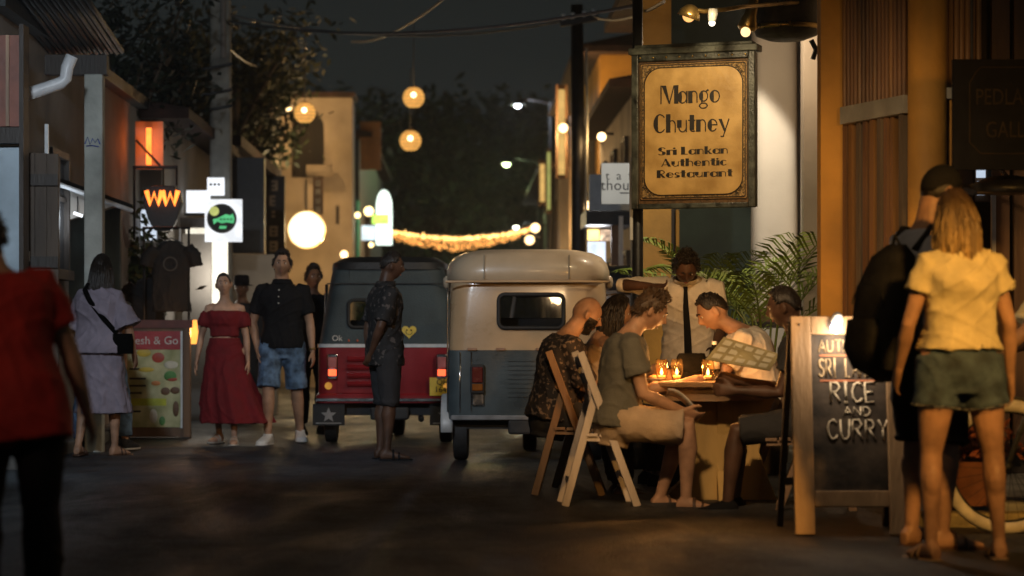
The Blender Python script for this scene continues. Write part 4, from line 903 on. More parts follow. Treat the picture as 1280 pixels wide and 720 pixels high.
for px in (1215, 1320): MB().tube([px3(px, 74, 13.12), px3(px, -40, 13.12)], .008, 6).build('hanger', M['black'], bs)
al = E('hooded_lamp', 'dark curved lamp shade under the black gallery sign', 'lamp shade', P(1260, 235, 13.6))
MB().lathe([(.24, 0), (.20, .05), (.10, .09), (.02, .1), (.001, .1)], P(1258, 241, 13.6), 24).build('shade', M['black'], al, True); MB().tube([P(1258, 221, 13.6), P(1258, 221, 13.6) + V((0, .5, .2)), P(1258, 221, 13.6) + V((0, 2.3, .2))], .012, 6).build('arm', M['black'], al)
# ------------------------------------------------------------------ hanging restaurant sign
SY = 18.0; sc = SY / F
yaw = rad(20)
R_ = E('restaurant_sign', 'framed gold sign reading Mango Chutney on the black iron post', 'sign', P(867, 163, SY))
cS = P(867, 163.5, SY); Wd, Hd = 149 * sc / math.cos(yaw), 194 * sc
ax_u = V((math.cos(yaw), -math.sin(yaw), 0)); ax_n = V((-math.sin(yaw), -math.cos(yaw), 0)); UZ = V((0, 0, 1))
def sg(u, v, d=0): return cS + ax_u * u + UZ * v + ax_n * d     # u right, v up, d towards the viewer
Ms = Matrix((ax_u, -ax_n, UZ)).transposed()
def sbox(q, u0, u1, v0, v1, d0, d1): return q.box(sg((u0 + u1) / 2, (v0 + v1) / 2, (d0 + d1) / 2), (u1 - u0, d1 - d0, v1 - v0), M=Ms)
frame_m = mat('sign_frame_green_black', (.035, .042, .036), .38, .5, 12, .25, 60, col2=(.09, .10, .085))
gold_m = mat('gold_leaf_board', (.56, .33, .10), .42, .16, 5, .12, 26, col2=(.70, .45, .16))
ink = mat('sign_ink', (.016, .012, .010), .6, .1, 10, 0)
brn = mat('sign_border_brown', (.12, .062, .022), .5, .3, 30, .3, 120)
hw, hh = Wd / 2, Hd / 2; fw = .052
sbox(MB(), -hw + .01, hw - .01, -hh + .01, hh - .01, -.10, -.01).build('box', frame_m, R_)
fr = MB(); sbox(fr, -hw, -hw + fw, -hh, hh, -.012, .035); sbox(fr, hw - fw, hw, -hh, hh, -.012, .035); sbox(fr, -hw + fw, hw - fw, hh - fw, hh, -.012, .033); sbox(fr, -hw + fw, hw - fw, -hh, -hh + fw * .75, -.012, .033)
fr.build('frame', frame_m, R_, bevel=.007)
q = MB(); sbox(q, -hw - .02, hw + .02, hh, hh + .05, -.12, .05); sbox(q, -hw + .02, hw - .02, hh + .05, hh + .075, -.09, .02); q.build('cornice', mat('weathered_green', (.10, .11, .09), .5, .5, 10, .3, 50), R_, bevel=.006)
for i in range(9): MB().ball(sg(-hw + .07 + i * (Wd - .14) / 8, hh - fw * .5, .036), .009, 8, 6).build('stud', M['brass'], R_, True)
iw, ih0, ih1 = hw - fw, hh - fw, hh - fw * .75
sbox(MB(), -iw, iw, -ih1, ih0, -.010, .006).build('panel', brn, R_)
# gold field with cut (quarter round, concave) corners
def cutpoly(a, b, r, n=8):
    pts = []
    for sx, sy, t0 in ((1, 1, 0), (-1, 1, 1), (-1, -1, 2), (1, -1, 3)):
        arc = [(sx * a - sx * r * math.cos(t * math.pi / 2 / n) * 1, sy * b - sy * r * math.sin(t * math.pi / 2 / n)) for t in range(n + 1)]
        arc = [(sx * (a - r + r * math.sin(t * math.pi / 2 / n)), sy * (b - r + r * math.cos(t * math.pi / 2 / n))) for t in range(n + 1)]
        if (sx, sy) in ((1, 1), (-1, -1)): arc.reverse()
        pts += arc
    return pts
rim = cutpoly(iw - .045, ih0 - .05, .13)
MB().prism(cutpoly(iw - .012, ih0 - .016, .012), lambda u, v, d: sg(u, v, .0065 + d), .002).build('outer_field', mat('gold_dull', (.36, .21, .07), .5, .3, 60, .3, 200), R_)
MB().prism(cutpoly(iw - .026, ih0 - .030, .012), lambda u, v, d: sg(u, v, .009 + d), .001).build('corner_field', mat('corner_filigree', (.17, .09, .03), .5, .7, 70, .4, 160, col2=(.50, .31, .11)), R_)
MB().prism(rim, lambda u, v, d: sg(u, v, .0105 + d), .003).build('gold_field', gold_m, R_)
MB().tube([sg(u, v, .0135) for u, v in rim + rim[:1]], .0045, 5).build('inner_line', ink, R_)
for a_, d_ in ((.012, .010), (.026, .0115)):
    pp = cutpoly(iw - a_, ih0 - a_ - .004, .012); MB().tube([sg(u, v, d_) for u, v in pp + pp[:1]], .0035, 5).build('border_line', ink, R_)
for sx in (1, -1):
    for sy in (1, -1):
        sp = MB()
        for k_ in range(3):
            cu, cv = sx * (iw - .055 - .018 * k_), sy * (ih0 - .062 - .02 * (2 - k_)); sp.tube([sg(cu + sx * .013 * (1 - t / 12) * math.cos(t * .8), cv + sy * .013 * (1 - t / 12) * math.sin(t * .8), .0108) for t in range(11)], .0025, 4)
        sp.build('scroll', ink, R_)
# lettering: heavy left strokes and hair lines, built as flat letters standing proud of the gold
def glyph(ch):
    T, H_ = .25, .062      # thick and hair widths; cap height 1, x height .66
    o = []
    def bar(x0, y0, x1, y1, w_): 
        d = V((x1 - x0, y1 - y0)); n = V((-d.y, d.x)).normalized() * w_ / 2; o.append([(x0 + n.x, y0 + n.y), (x0 - n.x, y0 - n.y), (x1 - n.x, y1 - n.y), (x1 + n.x, y1 + n.y)])
    def rect(x0, y0, x1, y1): o.append([(x0, y0), (x1, y0), (x1, y1), (x0, y1)])
    def ring(cx, cy, rx, ry, a0, a1, wi, wv=None, n=22):     # arc band; wi(theta) gives the horizontal width
        pr = None
        for i in range(n + 1):
            t = rad(a0 + (a1 - a0) * i / n); wt = wi(t) if callable(wi) else wi; wy = wv or H_
            po_ = (cx + rx * math.cos(t), cy + ry * math.sin(t)); pi_ = (cx + (rx - wt) * math.cos(t), cy + (ry - wy) * math.sin(t))
            if pr: o.append([pr[0], po_, pi_, pr[1]])
            pr = (po_, pi_)
    lt = lambda t: H_ + (T - H_) * max(0, -math.cos(t)) ** .6
    rt = lambda t: H_ + (T - H_) * max(0, math.cos(t)) ** .6
    x = .66
    if ch == 'M':
        rect(0, 0, H_, 1); o.append([(H_, 1), (H_ + T * 1.05, 1), (.56, 0), (.50, 0), (.47, .05)]); bar(.53, .03, .80, 1, H_); rect(.80, 0, .80 + T, 1); return o, 1.0
    if ch == 'C': ring(.36, .5, .36, .52, 40, 320, lt); return o, .70
    if ch == 'S': ring(.26, .74, .25, .27, 20, 270, lt); ring(.26, .24, .26, .25, 90, -160, rt); return o, .56
    if ch == 'L': rect(0, 0, T * 1.2, 1); rect(T, 0, .50, H_ * 1.3); return o, .56
    if ch == 'A': bar(.06, 0, .37, 1, H_); o.append([(.28, 1), (.42, 1), (.76, 0), (.54, 0)]); rect(.14, .2, .58, .2 + H_); return o, .80
    if ch == 'R': rect(0, 0, T * 1.1, 1); ring(.30, .73, .28, .27, 90, -90, H_); rect(T, .955, .31, 1); rect(T, .46, .31, .46 + H_); o.append([(.22, .47), (.36, .47), (.64, 0), (.44, 0)]); return o, .66
    if ch == 'a': ring(.29, .33, .28, .345, 0, 360, lt); rect(.50, 0, .50 + H_ * 1.4, x); return o, .62
    if ch == 'n': rect(0, 0, T, x); ring(.34, .40, .21, .275, 180, 0, H_); rect(.55 - H_, 0, .55, .42); return o, .62
    if ch == 'u': rect(0, .25, T, x); ring(.31, .27, .24, .285, 180, 360, H_ * 1.1); rect(.55 - H_, 0, .55, x); return o, .62
    if ch == 'h': rect(0, 0, T, 1); ring(.34, .40, .21, .275, 180, 0, H_); rect(.55 - H_, 0, .55, .42); return o, .62
    if ch == 'g': ring(.28, .36, .27, .31, 0, 360, lt); ring(.27, -.16, .26, .17, 0, 360, H_ * 1.2); bar(.14, .07, .2, .02, H_); bar(.44, .62, .56, .70, H_ * 1.4); return o, .62
    if ch == 'o': ring(.31, .33, .30, .345, 0, 360, lt); return o, .67
    if ch == 'e': ring(.29, .33, .28, .345, 0, 325, lt); rect(.12, .32, .56, .32 + H_); return o, .62
    if ch == 't': rect(.08, .1, .08 + T, .92); rect(0, x - H_, .40, x); ring(.28, .14, .18, .14, 190, 310, H_); return o, .44
    if ch == 'y': o.append([(0, x), (.18, x), (.40, .02), (.30, -.02)]); bar(.58, x, .26, -.30, H_); ring(.2, -.26, .10, .07, 180, 340, H_); return o, .62
    if ch == 'r': rect(0, 0, T, x); ring(.32, .44, .16, .235, 170, 40, H_ * 1.3); return o, .44
    if ch == 'i': rect(0, 0, T, x); ring(.085, .85, .09, .09, 0, 360, .085, .085, 10); return o, .26
    if ch == 'k': rect(0, 0, T, 1); bar(T, .30, .50, x, H_); o.append([(.22, .38), (.32, .44), (.58, 0), (.38, 0)]); return o, .60
    if ch == 'c': ring(.29, .33, .28, .345, 40, 320, lt); return o, .56
    if ch == 's': ring(.2, .48, .19, .185, 20, 270, H_ * 1.6); ring(.2, .17, .2, .175, 90, -160, rt); return o, .44
    return o, .3
def broadway(word, size, u0, v0, width_to=None, wide=1.0):
    tot = sum(glyph(c)[1] for c in word) * size * wide; k = (width_to / tot) if width_to else 1
    x = u0 - tot * k / 2; b = MB()
    for c in word:
        polys, adv = glyph(c)
        for j, p in enumerate(polys): b.prism([(x + q[0] * size * wide * k, v0 + q[1] * size) for q in p], lambda u, v, d, j=j: sg(u, v, .0136 + d), .0035 + .00005 * (j % 7))
        x += adv * size * wide * k
    return b
def vpx(y): return (163.5 - y) * sc
ks = 1 / math.cos(yaw) * sc
for word, size, y, wpx, ux in (('Mango', 23, 129, 73, -3), ('Chutney', 23, 165, 92, -2)):
    broadway(word, size * sc, ux * ks, vpx(y), wpx * ks).build('lettering', ink, R_)
xo = {'Sri': (-31, 23), 'Lankan': (14, 57), 'Authentic': (1, 80), 'Restaurant': (2, 92)}
for word, y in (('Sri', 193), ('Lankan', 193), ('Authentic', 207.5), ('Restaurant', 221.5)):
    broadway(word, 9.6 * sc, xo[word][0] * ks, vpx(y), xo[word][1] * ks).build('lettering', ink, R_)
# iron post and bracket
ip = E('iron_post', 'tall black iron post holding the restaurant sign', 'post', (P(797, 417, 18.25).x, 18.25, 0))
pxx = P(797, 417, 18.25).x
MB().tube([(pxx, 18.25, -.1), (pxx, 18.25, .4), (pxx, 18.25, 3.6)], [.06, .045, .04], 14).build('post_shaft', M['black'], ip, True)
for v in (hh * .8, -hh * .85): MB().beam((pxx, 18.25, cS.z + v), sg(-hw * .9, v, -.09), .03, .03).build('bracket', M['black'], ip)
MB().tube([(pxx - .052, 18.2, P(0, 200, 18.2).z), (pxx - .052, 18.2, P(0, 300, 18.2).z)], .014, 8).build('conduit', M['pvc'], ip)
# lamps over the sign
ol = E('sign_lamp', 'bracket of small spot lamps above the restaurant sign', 'lamp', P(890, 10, 17.3))
MB().tube([P(1010, 2, 18.5), P(930, 8, 17.6), P(905, 12, 17.3), P(880, 14, 17.25), P(855, 10, 17.2)], .016, 8).build('arm', M['brass'], ol, True)
MB().lathe([(.085, -.01), (.075, .03), (.04, .075), (.012, .085)], P(861, 20, 17.2), 20, (.35, -.2, 1)).build('shade', M['brass'], ol, True)
MB().ball(P(861, 20, 17.2), .045, 12, 8).build('bulb', glow('amber_bulb', (1, .45, .14), 1.6), ol, True)
MB().lathe([(.028, 0), (.034, .05), (.034, .09), (.001, .09)], P(890, 27, 17.2), 16, (.1, 0, 1)).build('spot_head', mat('grey_spot', (.55, .55, .52), .4), ol, True)
MB().ball(P(890, 28, 17.2) - V((0, 0, .004)), .024, 10, 6).build('spot_bulb', glow('spot_bulb', (1, .9, .7), 4), ol, True)
lamp('SPOT', P(866, 30, 17.05) + V((0, -.45, .15)), 75, (1, .74, .40), ol, .06, sg(0, -.05), 75, .7)
dl = E('drum_lantern', 'big dark drum lantern hanging in front of the white pillar', 'lantern', P(978, 25, 18.6))
pd = P(983, 18, 18.6)
MB().lathe([(.001, -.21), (.14, -.20), (.235, -.165), (.26, -.10), (.27, .10), (.25, .4), (.2, .6), (.001, .6)], pd, 28).build('shade', mat('dark_drum', (.05, .045, .035), .6, .35, 6, .3), dl, True)
MB().lathe([(.255, -.125), (.268, -.10), (.274, -.09), (.262, -.115)], pd, 28, closed=True).build('rim', M['brass'], dl, True)
MB().tube([pd + V((0, 0, .6)), pd + V((0, 0, 1.6))], .014, 6).build('chain', M['black'], dl)
MB().tube([P(1014, 50, 18.5), P(1020, 62, 18.5), P(1016, 74, 18.5)], .02, 8).build('hook', M['black'], dl)
fl_ = E('flood_lamp', 'pear shaped brass lamp beside the drum lantern', 'lamp', P(936, 22, 18.2))
MB().lathe([(.03, .19), (.042, .10), (.05, .02), (.075, -.07), (.06, -.10), (.001, -.10)], P(937, 22, 18.2), 20, (.25, 0, 1)).build('shade', M['brass'], fl_, True)
MB().ball(P(932, 40, 18.15), .038, 10, 8).build('bulb', glow('flood_bulb', (1, .62, .28), 2.2), fl_, True)
MB().tube([P(940, 4, 18.2), P(942, -40, 18.4)], .014, 6).build('arm', M['black'], fl_)
lamp('SPOT', (2.30, 19.4, 3.72), 170, (1, .84, .62), fl_, .05, (1.5, 21.0, 1.8), 86, .16); lamp('POINT', (2.30, 19.35, 3.6), 34, (1, .70, .42), fl_, .08)  # assumed light points, set apart from the brass bulb to light the pillar

# ------------------------------------------------------------------ three wheelers
def rickshaw(label, cat, x, y, rz, low, can, roofm, style):
    r = E('auto_rickshaw', label, cat, (x, y, 0), rad(rz)); W, L = .65, 2.45
    def B(q, n_, m_, p=r, sm=False, **k): return q.build(n_, m_, p, sm, local=True, **k)
    def rows(levels, pts_fn): pass
    def ring(w_, y0, rr, ww, depth, z):      # open U: front left, round the back, front right; includes window stops
        pts = [(-w_, y0 + depth), (-w_, y0 + rr + (depth - rr) * .5), (-w_, y0 + rr)]
        for t in (22.5, 45, 67.5): pts.append((-w_ + rr - rr * math.cos(rad(t)), y0 + rr - rr * math.sin(rad(t))))
        pts += [(-w_ + rr, y0)] + [(wx, y0) for wx in ww] + [(w_ - rr, y0)]
        for t in (67.5, 45, 22.5): pts.append((w_ - rr + rr * math.cos(rad(t)), y0 + rr - rr * math.sin(rad(t))))
        pts += [(w_, y0 + rr), (w_, y0 + rr + (depth - rr) * .5), (w_, y0 + depth)]
        return [(a, b, z) for a, b in pts]
    def shell(levels, hole, th=.03):
        q = MB(); R1 = [ring(*l) for l in levels]; n = len(R1[0]); R2 = []
        for rr_, l in zip(R1, levels): l2 = list(l); R2.append(ring(l[0] - th, l[1] + th, max(.04, l[2] - th), l[3], l[4] - th, l[5]))
        m = len(R1); vs = [p for a in R1 for p in a] + [p for a in R2 for p in a]; o_ = m * n; fs = []
        for j in range(m - 1):
            for i in range(n - 1):
                if hole and hole[0] <= i < hole[1] and hole[2] <= j < hole[3]:
                    continue
                fs.append((j * n + i, j * n + i + 1, (j + 1) * n + i + 1, (j + 1) * n + i)); fs.append((o_ + j * n + i, o_ + (j + 1) * n + i, o_ + (j + 1) * n + i + 1, o_ + j * n + i + 1))
        for i in range(n - 1): fs += [(i, o_ + i, o_ + i + 1, i + 1), ((m - 1) * n + i, (m - 1) * n + i + 1, o_ + (m - 1) * n + i + 1, o_ + (m - 1) * n + i)]
        for j in range(m - 1): fs += [(j * n, (j + 1) * n, o_ + (j + 1) * n, o_ + j * n), (j * n + n - 1, o_ + j * n + n - 1, o_ + (j + 1) * n + n - 1, (j + 1) * n + n - 1)]
        return q.add(vs, fs)
    rub = mat('rubber_black', (.02, .02, .021), .7, .2, 20, .2); chrome = mat('worn_chrome', (.7, .7, .72), .18, .1, 20, .02, metal=1)
    red_l = mat('tail_lens_red', (.10, .006, .006), .25, .1, 20, .1, 90)
    inner = mat('cab_dark', (.03, .03, .032), .7, .3, 8, .1)
    if style == 'cream':
        z0, zb, ww, wz = .34, .895, (-.235, .285), (1.075, 1.345); w0 = .645
        lev = [(w0, 0, .10, (-.235, .285), 1.0, z0), (w0 + .005, -.005, .10, ww, 1.0, .6), (w0, 0, .10, ww, 1.0, zb)]
        B(shell(lev, None), 'lower_body', low, sm='auto')
        lev = [(w0 - .004, .008, .15, ww, .42, zb + .002), (w0 - .006, .012, .16, ww, .40, wz[0]), (w0 - .012, .026, .18, ww, .38, wz[1]), (w0 - .02, .04, .20, ww, .36, 1.46)]
        B(shell(lev, (7, 8, 1, 2)), 'rear_hood', can, sm='auto')
        B(MB().loft([((0, .95, 1.445), (.655, 0, 0), (0, .985, 0), 5), ((0, .95, 1.47), (.672, 0, 0), (0, 1.0, 0), 5), ((0, .95, 1.54), (.672, 0, 0), (0, 1.0, 0), 5), ((0, .95, 1.60), (.655, 0, 0), (0, .985, 0), 4.6), ((0, .95, 1.655), (.615, 0, 0), (0, .955, 0), 4.2), ((0, .95, 1.69), (.545, 0, 0), (0, .90, 0), 3.8), ((0, .95, 1.712), (.43, 0, 0), (0, .78, 0), 3.4), ((0, .95, 1.722), (.25, 0, 0), (0, .5, 0), 3), ((0, .95, 1.725), (.08, 0, 0), (0, .15, 0), 2)], 48), 'roof', roofm, sm='auto')
        for sx in (-1, 1): B(MB().loft([((sx * .665, .35 + i * .16, 1.452 + .0 * i), (.035 if 0 < i < 9 else .012, 0, 0), (0, 0, .05), 3) for i in range(10)], 12), 'gutter', roofm, sm=True)
        for xx in (-.35, .33): B(MB().tube([(xx, -.058, 1.47), (xx, -.045, 1.58), (xx, -.0, 1.66)], .006, 5), 'seam', mat('seam_dull_cream', (.3, .26, .2), .7))  # roof seams in a darker, duller cream
        B(MB().tube([(-.66, -.045, 1.445), (-.5, -.055, 1.447), (.5, -.055, 1.447), (.66, -.045, 1.445)], .010, 6), 'roof_bead', can)
    else:
        z0, zb, ww, wz = .40, .905, (-.365, .12), (1.09, 1.345); w0 = .655
        lev = [(w0 + .02, -.03, .09, ww, 1.0, z0 - .02), (w0 + .02, -.03, .09, ww, 1.0, z0 + .05), (w0, 0, .09, ww, 1.0, z0 + .07), (w0, 0, .09, ww, 1.0, zb)]
        B(shell(lev, None), 'lower_body', low, sm='auto')
        lev = [(w0 - .01, .010, .12, ww, .55, zb + .03), (w0 - .035, .03, .13, ww, .52, wz[0]), (w0 - .075, .06, .15, ww, .5, wz[1]), (w0 - .10, .085, .16, ww, .48, 1.50), (w0 - .13, .11, .17, ww, .46, 1.66)]
        B(shell(lev, (7, 8, 1, 2)), 'canvas_hood', can, sm='auto')
        B(MB().tube([(-.57, .075, 1.50), (-.5, .066, 1.50), (.5, .066, 1.50), (.57, .075, 1.50)], .006, 6), 'canvas_seam', roofm)
        B(MB().loft([((0, 1.0, 1.635), (.555, 0, 0), (0, .93, 0), 6), ((0, 1.0, 1.70), (.55, 0, 0), (0, .92, 0), 5), ((0, 1.0, 1.755), (.46, 0, 0), (0, .84, 0), 4), ((0, 1.0, 1.77), (.15, 0, 0), (0, .4, 0), 3)], 44), 'roof', roofm, sm='auto')
        B(shell([(w0 + .008, -.008, .09, ww, 1.0, zb - .004), (w0 + .008, -.008, .09, ww, 1.0, zb + .028)], None, .02), 'trim_band', mat('trim_white', (.62, .64, .68), .3, .1, 9, .03), sm='auto')
    # rear window
    a0, a1 = ww; yc = .02 if style == 'cream' else .045; yq = yc - .018
    rr = .05; loop = []
    for cx, cz, t0 in ((a1 - rr, wz[1] - rr, 0), (a0 + rr, wz[1] - rr, 90), (a0 + rr, wz[0] + rr, 180), (a1 - rr, wz[0] + rr, 270)):
        for t in range(0, 91, 18):
            z = cz + rr * math.sin(rad(t0 + t)); loop.append((cx + rr * math.cos(rad(t0 + t)), yq + (z - wz[0]) * (.10 if style == 'cream' else .115) - .004, z))
    fo = B(MB().tube(loop + loop[:1], .017, 8), 'window_frame', rub, sm=True)
    B(MB().add([(a0, yc - .002, wz[0]), (a1, yc - .002, wz[0]), (a1, yc + .024, wz[1]), (a0, yc + .024, wz[1])], [(0, 1, 2, 3)]), 'pane', M['darkglass'], fo)
    # cab: floor, seat back, pillars, windscreen, nose
    B(MB().bx(-.60, .60, .06, 2.0, .36, .42), 'floor', inner); B(MB().bx(-.56, .56, .42, .55, .43, 1.16), 'seat', inner, bevel=.03); B(MB().bx(-.25, .25, 1.25, 1.35, .43, 1.05), 'driver_seat', inner, bevel=.03)
    for sx in (-1, 1):
        B(MB().tube([(sx * .60, 1.92, 1.50), (sx * .57, 2.15, 1.0), (sx * .5, 2.28, .45)], .022, 8), 'pillar', low if style != 'cream' else can, sm=True)
        B(MB().tube([(sx * .62, .42, .9), (sx * .60, .44, 1.5)], .016, 8), 'side_rail', chrome, sm=True)
    B(MB().bx(-.58, .58, 1.94, 1.98, 1.02, 1.06), 'dash', inner)
    B(MB().loft([((0, 2.05, .36), (.50, 0, 0), (0, .30, 0), 4), ((0, 2.08, .7), (.50, 0, 0), (0, .28, 0), 4), ((0, 2.10, 1.0), (.55, 0, 0), (0, .14, 0), 4)], 24), 'nose', low, sm='auto')
    fo = B(MB().tube([(-.56, 1.98, 1.45), (.56, 1.98, 1.45), (.55, 2.16, 1.02), (-.55, 2.16, 1.02), (-.56, 1.98, 1.45)], .016, 6), 'windscreen_frame', rub)
    B(MB().add([(-.55, 1.985, 1.44), (.55, 1.985, 1.44), (.54, 2.155, 1.03), (-.54, 2.155, 1.03)], [(0, 1, 2, 3)]), 'pane', M['glass'], fo)
    B(MB().tube([(-.3, 1.8, 1.05), (0, 1.85, 1.08), (.3, 1.8, 1.05)], .016, 6), 'handlebar', M['black'])
    # wheels
    for wx, wy in ((-.545, .34), (.545, .34), (0.02, 2.02)):
        t = B(MB().lathe([(.135, -.055), (.205, -.062), (.232, -.05), (.238, -.02), (.238, .02), (.232, .05), (.205, .062), (.135, .055)], (wx, wy, .236), 28, (1, 0, 0)), 'wheel', rub, sm='auto')
        B(MB().lathe([(.001, -.03), (.08, -.045), (.135, -.05), (.138, 0), (.135, .05), (.08, .045), (.001, .03)], (wx, wy, .236), 24, (1, 0, 0)), 'rim', mat('steel_rim', (.35, .35, .36), .4, .2, 9, .1, metal=.8), t, sm='auto')
    B(MB().bx(-.5, .5, .12, .5, .26, .36), 'axle_housing', inner); B(MB().bx(-.16, .2, -.01, .3, .22, .34), 'engine', inner, bevel=.02)
    B(MB().tube([(.3, .4, .25), (.32, -.04, .23)], .028, 10), 'exhaust', M['tin'], sm=True)
    if style == 'cream':
        for sx in (-1, 1): B(MB().loft([((sx * .655, .34 + .29 * math.cos(t), .236 + .29 * math.sin(t)), (.05, 0, 0), (0, .016 * math.cos(t), .016 * math.sin(t)), 3) for t in [math.pi * i / 12 for i in range(13)]], 10), 'mudguard', mat('mudguard_grey', (.5, .5, .5), .35, .1, 9, .05), sm=True)
        for sx in (-.405, .405):
            t = B(MB().box((sx, -.022, .665), (.115, .05, .235)), 'tail_lamp', rub, bevel=.014); B(MB().box((sx, -.050, .70), (.085, .02, .125)), 'lens', red_l, t, bevel=.006); B(MB().box((sx, -.050, .60), (.085, .02, .055)), 'amber_lens', mat('amber_lens', (.25, .08, .01), .25), t, bevel=.006)
        B(MB().box((-.40, -.012, .50), (.10, .02, .10)), 'badge_plate', chrome, bevel=.008)
        for xx in (-.45, -.22, .10, .38): B(MB().box((xx, -.012, .905), (.075, .022, .022)), 'hinge', mat('hinge_rust', (.35, .20, .12), .6), bevel=.004)
        for xx in (-.545, -.455): B(MB().tube([(xx, -.006, .40), (xx, -.006, .88)], .006, 6), 'bead', chrome, sm=True)
        q = MB()
        for i in range(9): q.bx(-.16, .34, -.012, -.004, .52 + i * .036, .53 + i * .036)
        B(q, 'pressed_ribs', low); B(MB().bx(-.62, .62, -.02, .03, .335, .375), 'bumper', mat('bumper_grey', (.22, .22, .23), .4, .2, 8, .1), bevel=.01)
        B(MB().loft([((-.648, .06, .40 + i * .1), (.006, 0, 0), (0, .012, 0)) for i in range(11)], 8), 'corner_strip', chrome, sm=True)
    else:
        for sx in (-.55, .55):
            t = B(MB().box((sx * .93, -.022, .72), (.10, .045, .24)), 'tail_lamp', chrome, bevel=.012); B(MB().box((sx * .93, -.048, .665), (.075, .02, .06)), 'lit_lens', glow('tail_lamp_red', (1, .09, .03), 3.4), t, bevel=.006); B(MB().box((sx * .93, -.048, .76), (.08, .02, .10)), 'lens', mat('pink_lens', (.45, .12, .11), .3), t, bevel=.006)
            B(MB().ball((sx * 1.0, -.03, .54), (.035, .018, .035), 14, 8), 'indicator', glow('amber_indicator', (1, .45, .08), .45), sm=True)
            fl2 = B(MB().bx(sx - .15, sx + .15, .0, .014, .17, .37), 'mudflap', rub); st = []
            for i in range(10): a = math.pi / 2 + i * math.pi / 5; q_ = .075 if i % 2 == 0 else .032; st.append((sx + q_ * math.cos(a), .265 + q_ * math.sin(a)))
            B(MB().prism(st, lambda u, v, d: (u, -.004 + d, v), .003), 'star', mat('star_grey', (.28, .28, .28), .5, .2), fl2)
            B(MB().bx(sx - .12, sx + .12, -.004, -.001, .185, .195), 'line', mat('star_grey', (.28, .28, .28), .5, .2), fl2)
        B(MB().bx(-.47, .02, -.010, -.001, .47, .86), 'engine_hatch', low, bevel=.004)
        for i in range(4): B(MB().box((-.225, -.022, .56 + i * .078), (.30, .05, .034), M=Matrix.Rotation(rad(32), 3, 'X')), 'louvre', low, bevel=.005)
        pl_ = B(MB().box((.52, -.036, .535), (.24, .012, .17)), 'number_plate', mat('plate_yellow', (.75, .52, .05), .5, .08, 8, .02))
        for tx, zz_ in (('QH', .575), ('1643', .505)):
            c = text('plate_text', tx, .075, ink, pl_, Matrix.Identity(4)); c.matrix_basis = frontM((.52, -.0435, zz_))
        c = text('hood_lettering', 'Ok', .075, mat('paint_white', (.65, .65, .62), .6), r, Matrix.Identity(4)); c.matrix_basis = Matrix.Translation((-.47, -.012 + .01, .985)) @ Matrix.Rotation(rad(84), 4, 'X')
        hp = []
        for i in range(28): t = 2 * math.pi * i / 28; hp.append((.0054 * 16 * math.sin(t) ** 3 * .8, .0054 * (13 * math.cos(t) - 5 * math.cos(2 * t) - 2 * math.cos(3 * t) - math.cos(4 * t)) * .8))
        st_ = B(MB().prism(hp, lambda u, v, d: (.205 + u, .011 + d + v * .1, 1.05 + v), .004), 'heart_sticker', mat('sticker_yellow', (.72, .50, .04), .5, .08))
        for dx in (-.02, .02): B(MB().ball((.205 + dx, .009, 1.063), (.008, .003, .008), 8, 6), 'sticker_eye', ink, st_)
        B(MB().tube([(.205 + .03 * math.cos(t), .008, 1.05 + .03 * math.sin(t)) for t in [math.pi + math.pi * i / 8 for i in range(9)]], .003, 5), 'sticker_smile', ink, st_)
        for xx in (-.36, -.28, -.20, .0, .06): B(MB().ball((xx, .0, .965), (.010, .004, .012), 8, 6), 'red_mark', mat('mark_red', (.5, .09, .03), .5))
        B(MB().bx(-.67, .67, -.045, -.028, .395, .425), 'bumper_strip', chrome, bevel=.004)
        B(MB().tube([(.60, .5, 1.25), (.78, .44, 1.30), (.80, .44, 1.40)], .008, 6), 'mirror_arm', chrome)
    return r
cream = mat('cream_paint', (.50, .345, .20), .30, .12, 2.5, .06, 60, coat=.5); creamroof = mat('cream_roof', (.50, .40, .28), .36, .15, 2, .08, 40, coat=.3)
slate = mat('slate_blue_paint', (.06, .08, .09), .30, .25, 3, .07, 50, coat=.4)
maroon = mat('maroon_paint', (.26, .018, .024), .22, .18, 3, .05, 40, coat=.7); canvas = mat('teal_canvas', (.045, .065, .075), .7, .2, 4, .25, 70); blackroof = mat('black_vinyl', (.016, .017, .019), .55, .2, 5, .2, 60)
rickshaw('cream and slate blue auto rickshaw parked beside the diners', 'auto rickshaw', P(660, 417, 19.25).x, 19.25, -1.5, slate, cream, creamroof, 'cream')
rickshaw('maroon auto rickshaw with dark canvas hood and lit tail lamps', 'auto rickshaw', P(484, 417, 22.5).x, 22.5, -1.0, maroon, canvas, blackroof, 'maroon')
rk = rickshaw('pale auto rickshaw with dark roof mostly hidden behind the iron post', 'auto rickshaw', P(822, 417, 24).x, 24.0, 26, mat('pale_paint', (.55, .42, .32), .35, .15, 3, .03), mat('pale_paint', (.55, .42, .32)), blackroof, 'cream')

